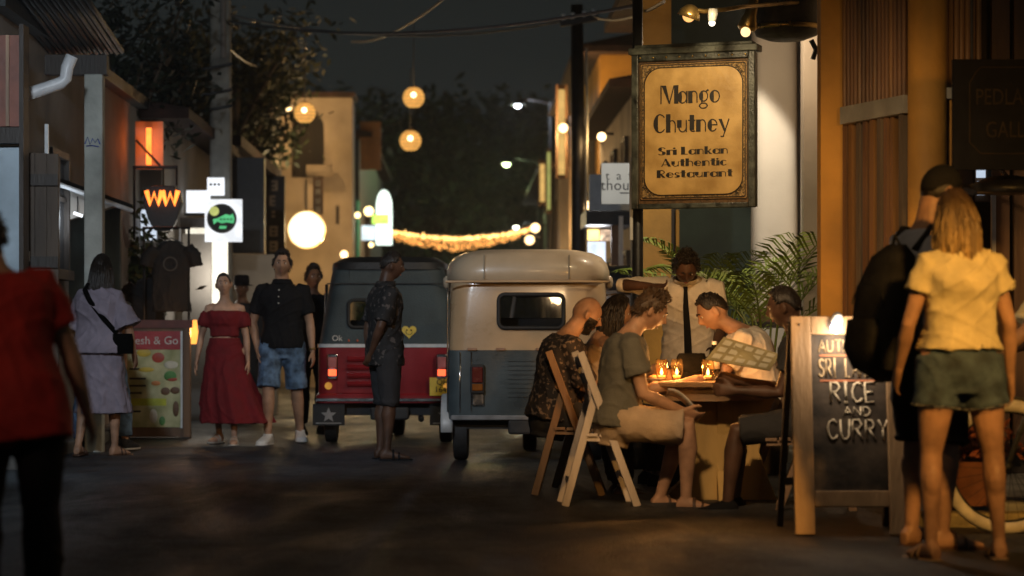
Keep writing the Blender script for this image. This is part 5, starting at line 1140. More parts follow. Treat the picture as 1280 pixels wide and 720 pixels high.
# ------------------------------------------------------------------ folding chairs, table, things on it
def chair(label, x, y, rz, m, grp='wooden folding chairs at the table'):
    r = E('folding_chair', label, 'chair', (x, y, 0), rad(rz), grp)     # local +y is forward
    for sx in (-.21, .21):
        MB().beam((sx, -.17, .92), (sx, .17, 0.0), .024, .046).build('leg', m, r, local=True, bevel=.004)
        MB().beam((sx * .86, -.075, .68), (sx * .86, -.26, 0.0), .024, .046).build('leg', m, r, local=True, bevel=.004)
    for z, y_ in ((.86, -.150), (.76, -.114)): MB().box((0, y_, z), (.40, .02, .07), M=Matrix.Rotation(rad(20), 3, 'X')).build('back_slat', m, r, local=True, bevel=.004)
    for i in range(5): MB().box((0, -.10 + i * .078, .425 - .003 * i), (.40, .068, .018)).build('seat_slat', m, r, local=True, bevel=.003)
    for sx in (-.17, .17): MB().beam((sx, -.14, .404), (sx, .24, .392), .022, .03).build('seat_rail', m, r, local=True)
    MB().beam((-.2, .10, .18), (.2, .10, .18), .02, .03).build('stretcher', m, r, local=True); MB().beam((-.17, -.22, .15), (.17, -.22, .15), .02, .03).build('stretcher', m, r, local=True)
    return r
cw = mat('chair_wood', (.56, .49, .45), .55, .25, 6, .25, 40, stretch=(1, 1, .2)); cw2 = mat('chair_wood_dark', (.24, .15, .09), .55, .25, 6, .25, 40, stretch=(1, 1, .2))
TX, TY = P(884, 417, 14.9).x, 14.9
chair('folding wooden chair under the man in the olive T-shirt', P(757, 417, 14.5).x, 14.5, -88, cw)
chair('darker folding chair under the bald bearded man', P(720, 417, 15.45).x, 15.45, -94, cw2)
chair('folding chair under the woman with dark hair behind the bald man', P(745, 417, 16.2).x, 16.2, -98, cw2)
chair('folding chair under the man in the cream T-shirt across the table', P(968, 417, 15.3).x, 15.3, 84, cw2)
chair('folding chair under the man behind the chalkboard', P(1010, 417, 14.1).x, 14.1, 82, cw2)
tb = E('wooden_table', 'round wooden table with a broad pale pedestal and candles on top', 'table', (TX, TY, 0))
tw = mat('table_wood', (.30, .19, .11), .42, .3, 4, .2, 30, stretch=(.2, 1, 1)); tw2 = mat('pedestal_wood', (.44, .29, .10), .65, .3, 3, .3, 24, stretch=(1, 1, .25))
MB().lathe([(.001, .70), (.40, .70), (.425, .708), (.428, .728), (.42, .737), (.001, .737)], (TX, TY, 0), 48).build('tabletop', tw, tb, 'auto')
MB().lathe([(.33, .62), (.345, .62), (.345, .699), (.33, .699)], (TX, TY, 0), 40, closed=True).build('apron', tw, tb, 'auto')
prof = [(-.14, .66), (-.13, .5), (-.10, .34), (-.12, .18), (-.23, .05), (-.26, 0), (.30, 0), (.26, .12), (.21, .3), (.24, .5), (.30, .66)]
MB().prism(prof, lambda u, v, d: (TX + .05 + u * 1.25, TY - .09 + d, v), .16).build('pedestal', tw2, tb, bevel=.008)
MB().prism([(a * .8, b) for a, b in prof], lambda u, v, d: (TX + .05 + d, TY + u, v), .09).build('pedestal', tw2, tb, bevel=.008)
ZT = .738
def candle(px, py, Y, label, s=.84):
    p = P(px, py, Y); p.z = ZT; r = E('candle_glass', label, 'candle', p, 0, 'candle glasses on the table')
    MB().lathe([(.032 * s, .002), (.034 * s, .012), (.046 * s, .05), (.047 * s, .09), (.039 * s, .135), (.036 * s, .135), (.044 * s, .09), (.043 * s, .05), (.031 * s, .014), (.001, .012), (.001, .002)], p, 24).build('glass', glass('candle_glass', (1, .90, .74), 1.12, trl=.003, tcol=(1, .62, .28)), r, True)
    MB().lathe([(.001, .013), (.024, .013), (.024, .035), (.001, .037)], p, 16).build('wax', mat('wax', (.7, .55, .35), .5, emit=(1, .4, .1), estr=.1), r, True)
    MB().lathe([(.001, .038), (.008, .045), (.009, .056), (.005, .068), (.001, .082)], p, 12).build('flame', glow('flame', (1, .66, .22), 12), r, True)
    lamp('POINT', p + V((0, -.0, .11)), 7.5, (1, .50, .17), r, .03)
candle(827, 470, 14.72, 'leftmost candle glass on the table'); candle(846, 470, 14.80, 'middle candle glass on the table'); candle(885, 473, 14.66, 'rightmost candle glass in front of the menu')
p = P(893, 460, 15.05); p.z = ZT; r = E('water_bottle', 'clear water bottle with pale cap behind the candles', 'bottle', p)
MB().lathe([(.001, .002), (.034, .002), (.036, .03), (.036, .15), (.030, .185), (.014, .21), (.013, .225), (.001, .225)], p, 20).build('bottle_body', glass('bottle_plastic', (.8, .85, .85)), r, True); MB().lathe([(.016, .222), (.016, .245), (.001, .245)], p, 16).build('cap', M['pvc'], r, True); MB().lathe([(.0365, .07), (.0365, .13), (.0355, .13), (.0355, .07)], p, 20, closed=True).build('label_band', mat('band_cream', (.6, .52, .4), .6), r, True)
p = P(864, 440, 15.0); p.z = ZT; r = E('handbag', 'small black handbag standing on the table behind the candles', 'bag', p)
MB().loft([(p + V((0, 0, .002)), (.10, 0, 0), (0, .05, 0), 4), (p + V((0, 0, .08)), (.105, 0, 0), (0, .05, 0), 4), (p + V((0, 0, .15)), (.09, 0, 0), (0, .03, 0), 4), (p + V((.005, 0, .17)), (.08, 0, 0), (0, .012, 0), 4)], 24).build('bag_body', mat('bag_leather', (.004, .004, .004), .9, .2, 20, .2, spec=.02), r, 'auto')
MB().tube([p + V((-.10 + .2 * i / 10, -.055 - .01 * math.sin(i), .10 - .05 * math.sin(math.pi * i / 10))) for i in range(11)], .006, 6).build('strap', MATS['bag_leather'], r)
p = P(815, 475, 14.75); p.z = ZT; r = E('plate', 'small white plate at the left edge of the table', 'plate', p)
MB().lathe([(.001, .003), (.05, .003), (.085, .014), (.088, .018), (.05, .008), (.001, .008)], p, 28).build('dish', mat('porcelain', (.75, .72, .68), .25, .03), r, True); MB().ball(p + V((.01, 0, .02)), (.035, .03, .018), 12, 8).build('food', mat('bread', (.45, .24, .09), .7, .3, 30, .3), r, True)
# menu held open
mn_ = E('menu', 'large laminated menu held open by the man behind the chalkboard', 'menu', P(925, 445, 14.35))
c0, c1, c2, c3 = P(905, 421, 14.46), P(976, 443, 14.30), P(962, 463, 14.14), P(882, 449, 14.32)
nv = (c1 - c0).cross(c3 - c0).normalized() * .006
MB().add([c0, c1, c2, c3, c0 + nv, c1 + nv, c2 + nv, c3 + nv], [(3, 2, 1, 0), (4, 5, 6, 7), (0, 1, 5, 4), (1, 2, 6, 5), (2, 3, 7, 6), (3, 0, 4, 7)]).build('board', mat('menu_card', (.42, .36, .20), .35, .2, 6, .03), mn_)
pm = mat('menu_print', (.68, .64, .50), .4, .1)
sgn = -1 if nv.y > 0 else 1
for r__ in range(3):
    for c__ in range(5):
        u0, v0 = .06 + c__ * .185, .10 + r__ * .30; f_ = lambda u, v: c0.lerp(c1, u).lerp(c3.lerp(c2, u), v) + (-nv.normalized() * .0015 if sgn == -1 else nv + nv.normalized() * .0015)
        k_ = [f_(u0, v0), f_(u0 + .13, v0), f_(u0 + .13, v0 + .2), f_(u0, v0 + .2)]; e_ = nv.normalized() * .0005
        MB().add(k_ + [q_ + e_ for q_ in k_], [(0, 1, 2, 3), (7, 6, 5, 4)]).build('text_block', pm, mn_)

# ------------------------------------------------------------------ chalkboard stand
BY = 12.2; kb = BY / F
cb = E('chalkboard_sign', 'wooden framed chalkboard stand advertising rice and curry', 'chalkboard', (P(1055, 417, BY).x, BY, 0))
lean_ = rad(9); bc = V((P(1056, 417, BY).x, BY, 0)); Mb = Matrix.Rotation(-lean_, 3, 'X') @ Matrix.Rotation(0, 3, 'Z')
def cbp(px, py, d=0):
    z = (417 + CZ / kb - py) * kb; x = (px - 1056) * kb; return bc + Mb @ V((x, -d, z))
def cbx(q, x0, x1, y0, y1, d0, d1):
    a = cbp((x0 + x1) / 2, (y0 + y1) / 2, (d0 + d1) / 2); return q.box(a, (abs(x1 - x0) * kb, abs(d1 - d0), abs(y1 - y0) * kb), M=Mb)
fm = mat('board_frame_wood', (.52, .33, .17), .6, .25, 5, .3, 40, stretch=(1, 1, .2))
cbx(MB(), 993, 1018, 393, 669, 0, .04).build('upright', fm, cb, bevel=.004); cbx(MB(), 1112, 1137, 393, 669, 0, .04).build('upright', fm, cb, bevel=.004)
cbx(MB(), 1018.3, 1111.7, 393, 416, .002, .038).build('top_rail', fm, cb, bevel=.004); cbx(MB(), 1018.3, 1111.7, 614, 634, .002, .038).build('bottom_rail', fm, cb, bevel=.004)
cbx(MB(), 1012, 1118, 410, 620, .008, .016).build('slate', mat('slate_board', (.045, .038, .032), .75, .5, 6, .12, 30, col2=(.115, .085, .06)), cb)
for x in (995, 1134): MB().beam(cbp(x, 400, -.01), V((cbp(x, 400).x, BY + .62, .0)), .03, .045).build('rear_leg', M['dark'], cb)
MB().beam(V((cbp(996, 400).x, BY + .48, .25)), V((cbp(1134, 400).x, BY + .48, .25)), .03, .04).build('rear_stretcher', M['dark'], cb)
for x in (1003, 1127): MB().ball(cbp(x, 404, .042), .006, 8, 6).build('screw', M['tin'], cb, True)
CH = {'A': [[(0, 0), (.35, 1), (.7, 0)], [(.14, .36), (.56, .36)]], 'U': [[(0, 1), (.02, .3), (.15, .03), (.4, .0), (.58, .2), (.6, 1)]], 'T': [[(0, 1), (.7, 1)], [(.35, 1), (.35, 0)]], 'H': [[(0, 0), (0, 1)], [(.6, 0), (.6, 1)], [(0, .5), (.6, .5)]],
      'E': [[(.55, 1), (0, 1), (0, 0), (.55, 0)], [(0, .52), (.45, .52)]], 'N': [[(0, 0), (0, 1), (.6, 0), (.6, 1)]], 'I': [[(.12, 0), (.12, 1)], [(0, 1), (.24, 1)], [(0, 0), (.24, 0)]], 'C': [[(.6, .82), (.42, 1), (.18, .92), (.02, .6), (.06, .22), (.24, .02), (.48, .04), (.62, .2)]],
      'S': [[(.55, .86), (.36, 1), (.1, .92), (.04, .7), (.2, .55), (.46, .42), (.54, .2), (.36, .02), (.1, .04), (0, .18)]], 'R': [[(0, 0), (0, 1), (.4, .98), (.56, .76), (.4, .54), (0, .5)], [(.22, .5), (.6, 0)]], 'L': [[(0, 1), (0, 0), (.52, 0)]], 'K': [[(0, 0), (0, 1)], [(.55, 1), (0, .45), (.6, 0)]], 'D': [[(0, 0), (0, 1), (.34, .95), (.58, .6), (.54, .25), (.3, .02), (0, 0)]], 'Y': [[(0, 1), (.3, .5), (.6, 1)], [(.3, .5), (.28, 0)]], ' ': []}
def chalk(word, x0, y, hgt, wid, m, wt, par, slope=0):
    rs = random.Random(len(word) * 7 + int(y)); b = MB(); adv = sum(.62 if c != 'I' else .3 for c in word) + .22 * (len(word) - 1); k = wid / adv; x = x0
    for c in word:
        for ln in CH[c]:
            pts = [cbp(x + (u + rs.uniform(-.025, .025)) * k, y - (v + rs.uniform(-.02, .02)) * hgt + slope * (x - x0), .0175) for u, v in ln]; b.tube(pts, wt, 6, rnd=False, squash=(1, 1))
        x += ((.62 if c != 'I' else .3) + .22) * k
    b.build('chalk_lettering', m, par, True)
chk = mat('chalk_cream', (.72, .62, .46), .9, .25, 40, .2); chd = mat('chalk_dim', (.50, .37, .22), .9, .3, 40, .2)
chalk('AUTHENTIC', 1028, 438, 15, 88, chd, .0050, cb); chalk('SRI LANKAN', 1028, 470, 23, 86, chd, .0055, cb)
chalk('RICE', 1042, 502, 25, 56, chk, .0070, cb); chalk('AND', 1058, 519, 11, 34, chk, .0050, cb); chalk('CURRY', 1037, 549, 25, 76, chk, .0062, cb)
for y in (441.5, 470.5 + 3): cbx(MB(), 1029, 1108, y, y + 2.2, .0165, .020).build('chalk_line', mat('chalk_orange', (.55, .20, .10), .9), cb)
cl_ = E('clip_lamp', 'small blue white clip lamp on the top rail of the chalkboard', 'lamp', cbp(1048, 404, .06))
MB().lathe([(.028, 0), (.034, .02), (.024, .05), (.012, .06), (.001, .06)], cbp(1050, 403, .05), 16, (.1, -.35, .9)).build('shade', M['pvc'], cl_, True); MB().ball(cbp(1049, 409, .068), .030, 12, 8).build('bulb', glow('blue_white_bulb', (.72, .78, 1), 7), cl_, True); cbx(MB(), 1045, 1053, 398, 404, .038, .06).build('clip', M['black'], cl_)
lamp('POINT', cbp(1055, 424, .17), 6.5, (1, .78, .55), cl_, .03)

# ------------------------------------------------------------------ bicycle
bx_, by_ = P(1259, 417, 12.35).x, 12.35
bk = E('bicycle', 'black bicycle with pale tyres beside the chalkboard', 'bicycle', (bx_ + .5, by_, 0))
def whl(cx):
    t = MB(); n = 48
    t.loft([(V((cx + .315 * math.cos(2 * math.pi * i / n), by_, .345 + .315 * math.sin(2 * math.pi * i / n))), V((math.cos(2 * math.pi * i / n), 0, math.sin(2 * math.pi * i / n))) * .034, V((0, .028, 0))) for i in range(n)], 10, closed=True)
    w_ = t.build('wheel', mat('cream_tyre', (.70, .64, .48), .7, .15, 10, .15), bk, True)
    r2 = MB().loft([(V((cx + .285 * math.cos(2 * math.pi * i / n), by_, .345 + .285 * math.sin(2 * math.pi * i / n))), V((math.cos(2 * math.pi * i / n), 0, math.sin(2 * math.pi * i / n))) * .010, V((0, .014, 0))) for i in range(n)], 8, closed=True).build('rim', M['tin'], w_, True)
    s_ = MB()
    for i in range(28): a = 2 * math.pi * i / 28; s_.tube([(cx + .02 * math.cos(a + .8), by_ + .02 * (-1) ** i, .345 + .02 * math.sin(a + .8)), (cx + .28 * math.cos(a), by_, .345 + .28 * math.sin(a))], .0012, 4)
    s_.build('spokes', M['tin'], w_); MB().lathe([(.02, -.04), (.025, -.03), (.015, 0), (.025, .03), (.02, .04)], (cx, by_, .345), 12, (0, 1, 0)).build('hub', M['tin'], w_, True)
whl(bx_); whl(bx_ + 1.05)
fp = mat('bike_paint', (.05, .05, .045), .3, .2, 8, .02)
MB().tube([(bx_, by_, .345), (bx_ + .10, by_, .62), (bx_ + .17, by_, .86)], .015, 8).build('fork', fp, bk, True)
MB().tube([(bx_ + .15, by_, .80), (bx_ + .48, by_, .33)], .017, 8).tube([(bx_ + .16, by_, .84), (bx_ + .66, by_, .82)], .016, 8).tube([(bx_ + .48, by_, .33), (bx_ + .68, by_, .92)], .016, 8).tube([(bx_ + .48, by_, .33), (bx_ + 1.05, by_, .345), (bx_ + .66, by_, .80)], .011, 8).build('frame', fp, bk, True)
MB().tube([(bx_ + .12, by_ - .28, .98), (bx_ + .10, by_ - .15, 1.0), (bx_ + .18, by_, .96), (bx_ + .10, by_ + .15, 1.0), (bx_ + .12, by_ + .28, .98)], .012, 8).build('handlebar', M['tin'], bk, True)
MB().loft([((bx_ + .56, by_, .95), (0, .02, 0), (0, 0, .015)), ((bx_ + .66, by_, .955), (0, .04, 0), (0, 0, .022)), ((bx_ + .78, by_, .96), (0, .075, 0), (0, 0, .03)), ((bx_ + .82, by_, .96), (0, .06, 0), (0, 0, .02))], 14).build('saddle', M['black'], bk, True)
MB().lathe([(.085, -.004), (.09, 0), (.085, .004), (.07, .004), (.07, -.004)], (bx_ + .48, by_ - .04, .33), 24, (0, 1, 0), closed=True).build('chain_ring', M['tin'], bk)
for s_, dz in ((-1, .16), (1, -.16)): MB().tube([(bx_ + .48, by_ + s_ * .05, .33), (bx_ + .48 + .06 * s_, by_ + s_ * .07, .33 + dz)], .009, 6).box((bx_ + .48 + .06 * s_, by_ + s_ * .12, .33 + dz), (.09, .08, .02)).build('pedal', M['black'], bk)
MB().tube([(bx_ + .345 * math.cos(t), by_, .345 + .36 * math.sin(t)) for t in [rad(20 + 150 * i / 14) for i in range(15)]], .016, 6, squash=(1.6, .4)).build('mudguard', fp, bk, True)
# low bushes / heap of dry flowers behind the wheel
pf = E('flower_pot', 'squat terracotta pot with reddish flowers behind the bicycle wheel', 'plant', P(1222, 640, 13.0)); pf.location.z = .08; bpy_update(pf)
px_ = P(1222, 417, 13.0).x
MB().lathe([(.001, .10), (.12, .10), (.16, .32), (.17, .34), (.15, .34), (.14, .30), (.001, .29)], (px_, 13.05, 0), 24).build('pot', mat('terracotta', (.30, .12, .06), .8, .2, 8, .2), pf, 'auto')
fb = MB(); rsd = random.Random(2)
for i in range(420):
    p = V((px_ + rsd.gauss(0, .10), 13.05 + rsd.gauss(0, .10), .36 + abs(rsd.gauss(0, .10)))); u = V((rsd.uniform(-1, 1), rsd.uniform(-1, 1), rsd.uniform(-.5, 1))).normalized() * .035; v_ = u.orthogonal().normalized() * .018; fb.add([p - u, p + v_, p + u, p - v_], [(0, 1, 2, 3)])
fb.build('flowers', mat('rust_flower', (.30, .09, .04), .6, .4, 20, 0), pf, kind='stuff')

# ------------------------------------------------------------------ potted palms
def palm(label, x, y, base, n, L, seed, az0=0, spread=360, stems=True):
    rs = random.Random(seed); r = E('potted_palm', label, 'plant', (x, y, 0))
    MB().lathe([(.001, .0), (.16, .0), (.21, .36), (.22, .40), (.19, .40), (.18, .36), (.001, .35)], (x, y, .0), 24).build('pot', mat('pot_glaze', (.10, .075, .05), .5, .3, 5, .2), r, 'auto')
    lm = mat('palm_leaf', (.19, .27, .045), .42, .35, 2.5, 0, spec=.4)
    for i in range(n):
        a = rad(az0 + spread * (i + rs.uniform(-.3, .3)) / n); el = rs.uniform(.75, 1.38); ll = L * rs.uniform(.75, 1.1); p = V((x + .05 * math.cos(a), y + .05 * math.sin(a), .38)); st = base * rs.uniform(.75, 1.1)
        hd_ = V((math.cos(a), math.sin(a), 0)); pts = [p, p + V((0, 0, st * .5)) + hd_ * .04, p + V((0, 0, st)) + hd_ * .10]; q = pts[-1]; seg = 14; rr = []
        for k in range(seg):
            t = k / seg; e_ = el - t * (.95 + rs.uniform(-.03, .03)); q = q + (hd_ * math.cos(e_) + UZ * math.sin(e_)) * ll / seg; rr.append(q)
        b = MB().tube(pts + rr, [.012, .011, .009] + [.007 * (1 - k / seg) + .0015 for k in range(seg)], 5)
        side = hd_.cross(UZ)
        for k in range(seg * 2):
            if k % 3 == 2: continue
            t = k / (seg * 2); c = rr[min(seg - 1, k // 2)] if k % 2 == 0 else rr[k // 2].lerp(rr[min(seg - 1, k // 2 + 1)], .5); tg = (rr[min(seg - 1, k // 2 + 1)] - rr[max(0, k // 2 - 1)]).normalized(); nr = side.cross(tg).normalized()
            wl = ll * .40 * math.sin(math.pi * min(.97, t * .86 + .12)) ** .8
            for s_ in (1, -1):
                d = (tg * (.55 + .4 * t) + side * s_ * .9 + nr * .30).normalized(); m_ = c + d * wl * .5 + nr * .02; e2 = c + d * wl - UZ * wl * .18; wv = tg * (.0075 + .0055 * math.sin(t * 3))
                b.add([c - wv * .4, c + wv * .4, m_ + wv, e2, m_ - wv], [(0, 1, 2, 4), (4, 2, 3)])
        b.build('frond', lm, r)
palm('areca palm in a pot with long arching fronds against the white pillar', P(958, 417, 17.6).x, 17.75, .74, 11, .86, 6)
palm('bushy dark palm below the restaurant sign behind the waiter', P(898, 417, 19.6).x, 19.6, .90, 11, .80, 12)

# ------------------------------------------------------------------ menu board and T-shirt rack on the left
FY = 23.7; kf = FY / F
fb_ = E('menu_board', 'standing food menu board with red header beside the woman in red', 'menu board', (P(198, 417, FY).x, FY, 0))
def fpx(px, py, d=0): return V(((px - HX) * kf, FY - d, CZ + (HY - py) * kf))
def fbx(name, x0, x1, y0, y1, d0, d1, m, par, **k): a, b = fpx(x0, y1, d0), fpx(x1, y0, d1); return MB().bx(a.x, b.x, a.y, b.y, a.z, b.z).build(name, m, par, **k)
fbx('cabinet', 150, 238, 404, 546, -.06, .0, M['wood'], fb_); fbx('cabinet_rail', 150, 240, 400, 410, -.06, .02, mat('dull_red_wood', (.16, .05, .04), .6, .2, 6, .1), fb_)
fbx('side_post', 230, 238, 410, 548, 0, .03, M['wood'], fb_); fbx('side_post', 148, 156, 410, 548, 0, .03, M['wood'], fb_)
fbx('panel', 157, 228, 414, 534, .002, .014, mat('menu_green', (.42, .45, .16), .4, .25, 5, .03, col2=(.62, .60, .34)), fb_)
fbx('header', 157, 227.5, 414, 437, .0145, .018, mat('header_red', (.38, .02, .025), .4, .1), fb_); fbx('edge_strip', 226, 228.5, 414, 535, .0185, .024, M['pvc'], fb_)
text('lettering', 'Fresh & Go', .112, mat('paint_white', (.65, .65, .62)), fb_, frontM(fpx(190, 426, .019)), ext=.001)
rsd = random.Random(12)
fm_ = [mat('food_red', (.45, .06, .03), .5), mat('food_yellow', (.6, .45, .05), .5), mat('food_green', (.08, .26, .06), .5), mat('food_white', (.65, .62, .5), .5), mat('food_brown', (.14, .07, .03), .5), mat('food_orange', (.55, .2, .05), .5)]
for px, py, rx, ry, mi in ((198, 447, 8, 6.5, 0), (180, 441, 9, 5, 1), (214, 456, 9, 5, 3), (213, 470, 8, 6.5, 2), (215, 474, 7, 2.5, 0), (195, 479, 6, 3, 5), (207, 489, 6, 5, 4), (219, 488, 6, 4.5, 4), (192, 520, 5, 9, 3), (220, 511, 4, 10, 4), (203, 526, 4, 6, 2), (183, 462, 10, 3, 1)):
    MB().ball(fpx(px, py, .0145), (rx * kf, .004, ry * kf), 16, 6).build('food_picture', fm_[mi], fb_, True)
for py in (460, 472, 481, 490, 513): fbx('text_line', 162, 162 + rsd.uniform(14, 24), py, py + 2.4, .0145, .0155, ink, fb_)
fbx('lime_band', 160, 208, 498, 507, .0145, .017, mat('lime_paint', (.45, .5, .03), .5), fb_)
fbx('foot', 150, 160, 546, 552, -.1, .05, M['dark'], fb_); fbx('foot', 228, 238, 546, 552, -.1, .05, M['dark'], fb_)
for px, py in ((236, 418), (236, 441), (238, 509)):
    pass
pk = E('lit_lamp', 'small orange lamp glowing behind the food menu board', 'lamp', fpx(238, 412, -.3)); MB().lathe([(.03, -.12), (.045, 0), (.03, .12)], fpx(238, 415, -.3), 12).build('shade', glow('orange_shade', (1, .35, .06), 2.2), pk, True); lamp('POINT', fpx(240, 415, -.1), 6, (1, .45, .12), pk, .05)
RY = 24.6; rk_ = E('clothes_rack', 'thin iron clothes rack holding black T-shirts', 'rack', (P(208, 417, RY).x, RY, 0))
def rpx(px, py, d=0): p = P(px, py, RY); return V((p.x, RY - d, p.z))
MB().tube([rpx(178, 285), rpx(238, 285)], .013, 8).build('rail', M['black'], rk_); 
for px in (180, 236): MB().tube([rpx(px, 285), rpx(px, 545)], .013, 8).build('upright', M['black'], rk_)
MB().tube([rpx(225, 285), rpx(225, 303)], .012, 8).build('hook', M['pvc'], rk_)
def tshirt(label, px, py, Y, w_, h_, seed, grp='black T-shirts on display'):
    p = P(px, py, Y); r = E('hanging_shirt', label, 'T-shirt', p, 0, grp); b = MB(); k = Y / F
    secs = []
    for i in range(9):
        t = i / 8; ww = w_ * (.30 + .70 * smooth01(t * 6) if t < .17 else 1.0 - .10 * math.sin(t * 2.6)); secs.append((p + V((.01 * math.sin(i), 0, -h_ * t)), V((ww * .5, 0, 0)), V((0, .045 + .02 * t, 0)), 2.6, lambda th, i=i: 1 + .05 * math.sin(6 * th + i * .7 + seed)))
    b.loft(secs, 36)
    for s_ in (1, -1): b.tube([p + V((s_ * w_ * .38, 0, -h_ * .10)), p + V((s_ * w_ * .56, 0, -h_ * .22)), p + V((s_ * w_ * .62, 0, -h_ * .36))], [.07, .075, .07], 12)
    o = b.build('cloth', mat('black_cotton', (.012, .012, .013), .85, .3, 6, .3, 80), r, True); remesh(o, .012, 3, .02)
    MB().tube([p + V((-w_ * .3, 0, -.03)), p + V((0, 0, .03)), p + V((w_ * .3, 0, -.03))], .006, 6).build('hanger', M['black'], r)
    if seed == 1: MB().lathe([(.06, 0), (.075, 0), (.075, .003), (.06, .003)], p + V((0, -.075, -h_ * .33)), 24, (0, -1, 0), closed=True).build('print', mat('print_grey', (.06, .06, .06), .8), r)
tshirt('largest black T-shirt with a faint round print hanging at the front', 214, 301, 24.4, .42, .72, 1); tshirt('black T-shirt hanging lower left behind the printed one', 186, 348, 24.9, .40, .66, 2)
bsx = MB(); rsd = random.Random(6); cpl = P(158, 330, 26.4)
for i in range(900):
    p = cpl + V((rsd.gauss(0, .22), rsd.gauss(0, .15), rsd.gauss(-.1, .28))); u = V((rsd.uniform(-1, 1), rsd.uniform(-1, 1), rsd.uniform(-.6, 1))).normalized() * .07; v_ = u.orthogonal().normalized() * .03; bsx.add([p - u, p + v_, p + u, p - v_], [(0, 1, 2, 3)])
r = E('potted_shrub', 'loose green shrub in a tub between the awning and the T-shirts', 'plant', (cpl.x, cpl.y, 0)); bsx.build('foliage', lf, r); MB().tube([(cpl.x, cpl.y, .4), (cpl.x + .02, cpl.y, 1.5)], .02, 6).build('stem', M['dark'], r); MB().lathe([(.001, -.02), (.2, -.02), (.26, .5), (.22, .5), (.001, .42)], (cpl.x, cpl.y, 0), 20).build('tub', M['concrete'], r, 'auto')

# ------------------------------------------------------------------ assumed lamps and an added fill lantern, unseen above and beside the view
pr = E('assumed_warm_lantern', 'unseen warm lantern and post assumed right of the road, lighting the couple', 'lamp', (2.75, 8.2, 0))  # post and lantern are unseen, assumed from the warm light on the couple
MB().tube([(2.95, 8.2, -.1), (2.95, 8.2, 2.9), (2.75, 8.2, 2.95)], .04, 10).build('post', M['black'], pr, True); MB().lathe([(.10, 0), (.13, .26), (.001, .26)], (2.75, 8.2, 2.42), 8).build('lantern_glass', glow('lantern_light', (1, .66, .3), 6), pr); MB().lathe([(.18, .26), (.05, .40), (.001, .42)], (2.75, 8.2, 2.43), 12).build('hood', M['black'], pr); MB().tube([(2.75, 8.2, 2.84), (2.75, 8.2, 2.95)], .012, 6).build('hanger', M['black'], pr)
lamp('SPOT', (2.68, 8.2, 2.36), 430, (1, .48, .10), pr, .12, (2.3, 12.2, 1.1), 58, .9)
wl = E('fill_lantern', 'unseen lantern added left of the road to light the figure in the red shirt', 'lamp', (-3.1, 5.6, 0)); MB().tube([(-3.1, 5.6, -.1), (-3.1, 5.6, 2.3)], .04, 8).build('post', M['black'], wl, True); MB().lathe([(.07, 0), (.09, .2), (.001, .21)], (-3.1, 5.6, 2.3), 8).build('lantern_glass', glow('lantern_light', (1, .66, .3), 6), wl); lamp('SPOT', (-3.0, 5.75, 2.34), 42, (1, .62, .42), wl, .08, (-1.5, 8.4, 1.2), 26, .8)  # added outside the view, its narrow spot brightens the red shirt in front
ps = E('assumed_cool_lamp', 'unseen cool white lamp on a tall post, assumed for the light on the left side', 'lamp', (-4.3, 12.0, 0))  # assumed unseen source of the cool light on the left shops and walkers
MB().tube([(-4.3, 12, -.1), (-4.3, 12, 4.0), (-2.5, 12, 4.15)], .05, 10).build('post', M['black'], ps, True); MB().lathe([(.17, 0), (.13, .08), (.03, .12)], (-2.4, 12, 4.05), 16).build('hood', M['black'], ps, True); MB().ball((-2.4, 12, 4.05), .08, 12, 8).build('bulb', glow('cool_bulb', (.85, .93, 1), 10), ps, True)
lamp('SPOT', (-2.4, 12, 3.92), 880, COOL, ps, .12, (-2.3, 21.0, 1.4), 58, .7)
hl = E('assumed_hung_lantern', 'unseen warm lantern hung on a wire over the near road, assumed for the light on the table', 'lantern', (.7, 10.3, 3.4))  # lantern and wire assumed above the view as source of the table's light
MB().lathe([(.09, 0), (.13, .1), (.12, .26), (.001, .26)], (.7, 10.3, 3.3), 16).build('shade', glow('lantern_light', (1, .66, .3), 6), hl, True); MB().lathe([(.17, .26), (.05, .36), (.001, .38)], (.7, 10.3, 3.305), 14).build('hood', M['black'], hl); MB().tube([(-6, 10.3, 4.3), (-2, 10.3, 3.85), (.7, 10.3, 3.70), (3.5, 10.3, 4.1), (6, 10.3, 4.6)], .008, 6).build('wire', M['black'], hl)
lamp('SPOT', (.7, 10.3, 3.26), 640, (1, .64, .32), hl, .12, (2.1, 15.2, 1.0), 50, 1.0); lamp('POINT', (.7, 10.3, 3.26), 18, (1, .66, .34), hl, .12)
# ------------------------------------------------------------------ the people
def cl(name, c, **k): return mat(name, c, k.pop('rough', .85), k.pop('var', .10), k.pop('scale', 10), k.pop('bump', .25), k.pop('bscale', 120), **k)
c_black = cl('black_cloth', (.010, .010, .012), spec=.2); c_red = cl('red_cloth', (.17, .006, .011)); c_lav = cl('lavender_linen', (.27, .235, .29)); c_jean = cl('blue_denim', (.10, .17, .28), var=.45, scale=14)
c_ddenim = cl('dark_denim', (.055, .088, .125), var=.35, scale=14); c_white = cl('cream_white_cloth', (.76, .71, .62)); c_olive = cl('olive_cloth', (.115, .112, .095)); c_khaki = cl('khaki_cloth', (.44, .33, .23)); c_yellow = cl('pale_yellow_cloth', (.66, .57, .32)); c_lblue = cl('pale_blue_cloth', (.40, .43, .54))
c_dark = cl('charcoal_cloth', (.025, .025, .028)); c_print = patterned('printed_dark_cloth', (.022, .018, .02), (.20, .15, .12), 34, .56); c_floral = patterned('dark_floral_cloth', (.012, .012, .013), (.10, .085, .08), 26, .58); c_redtee = cl('bright_red_cloth', (.38, .022, .015))
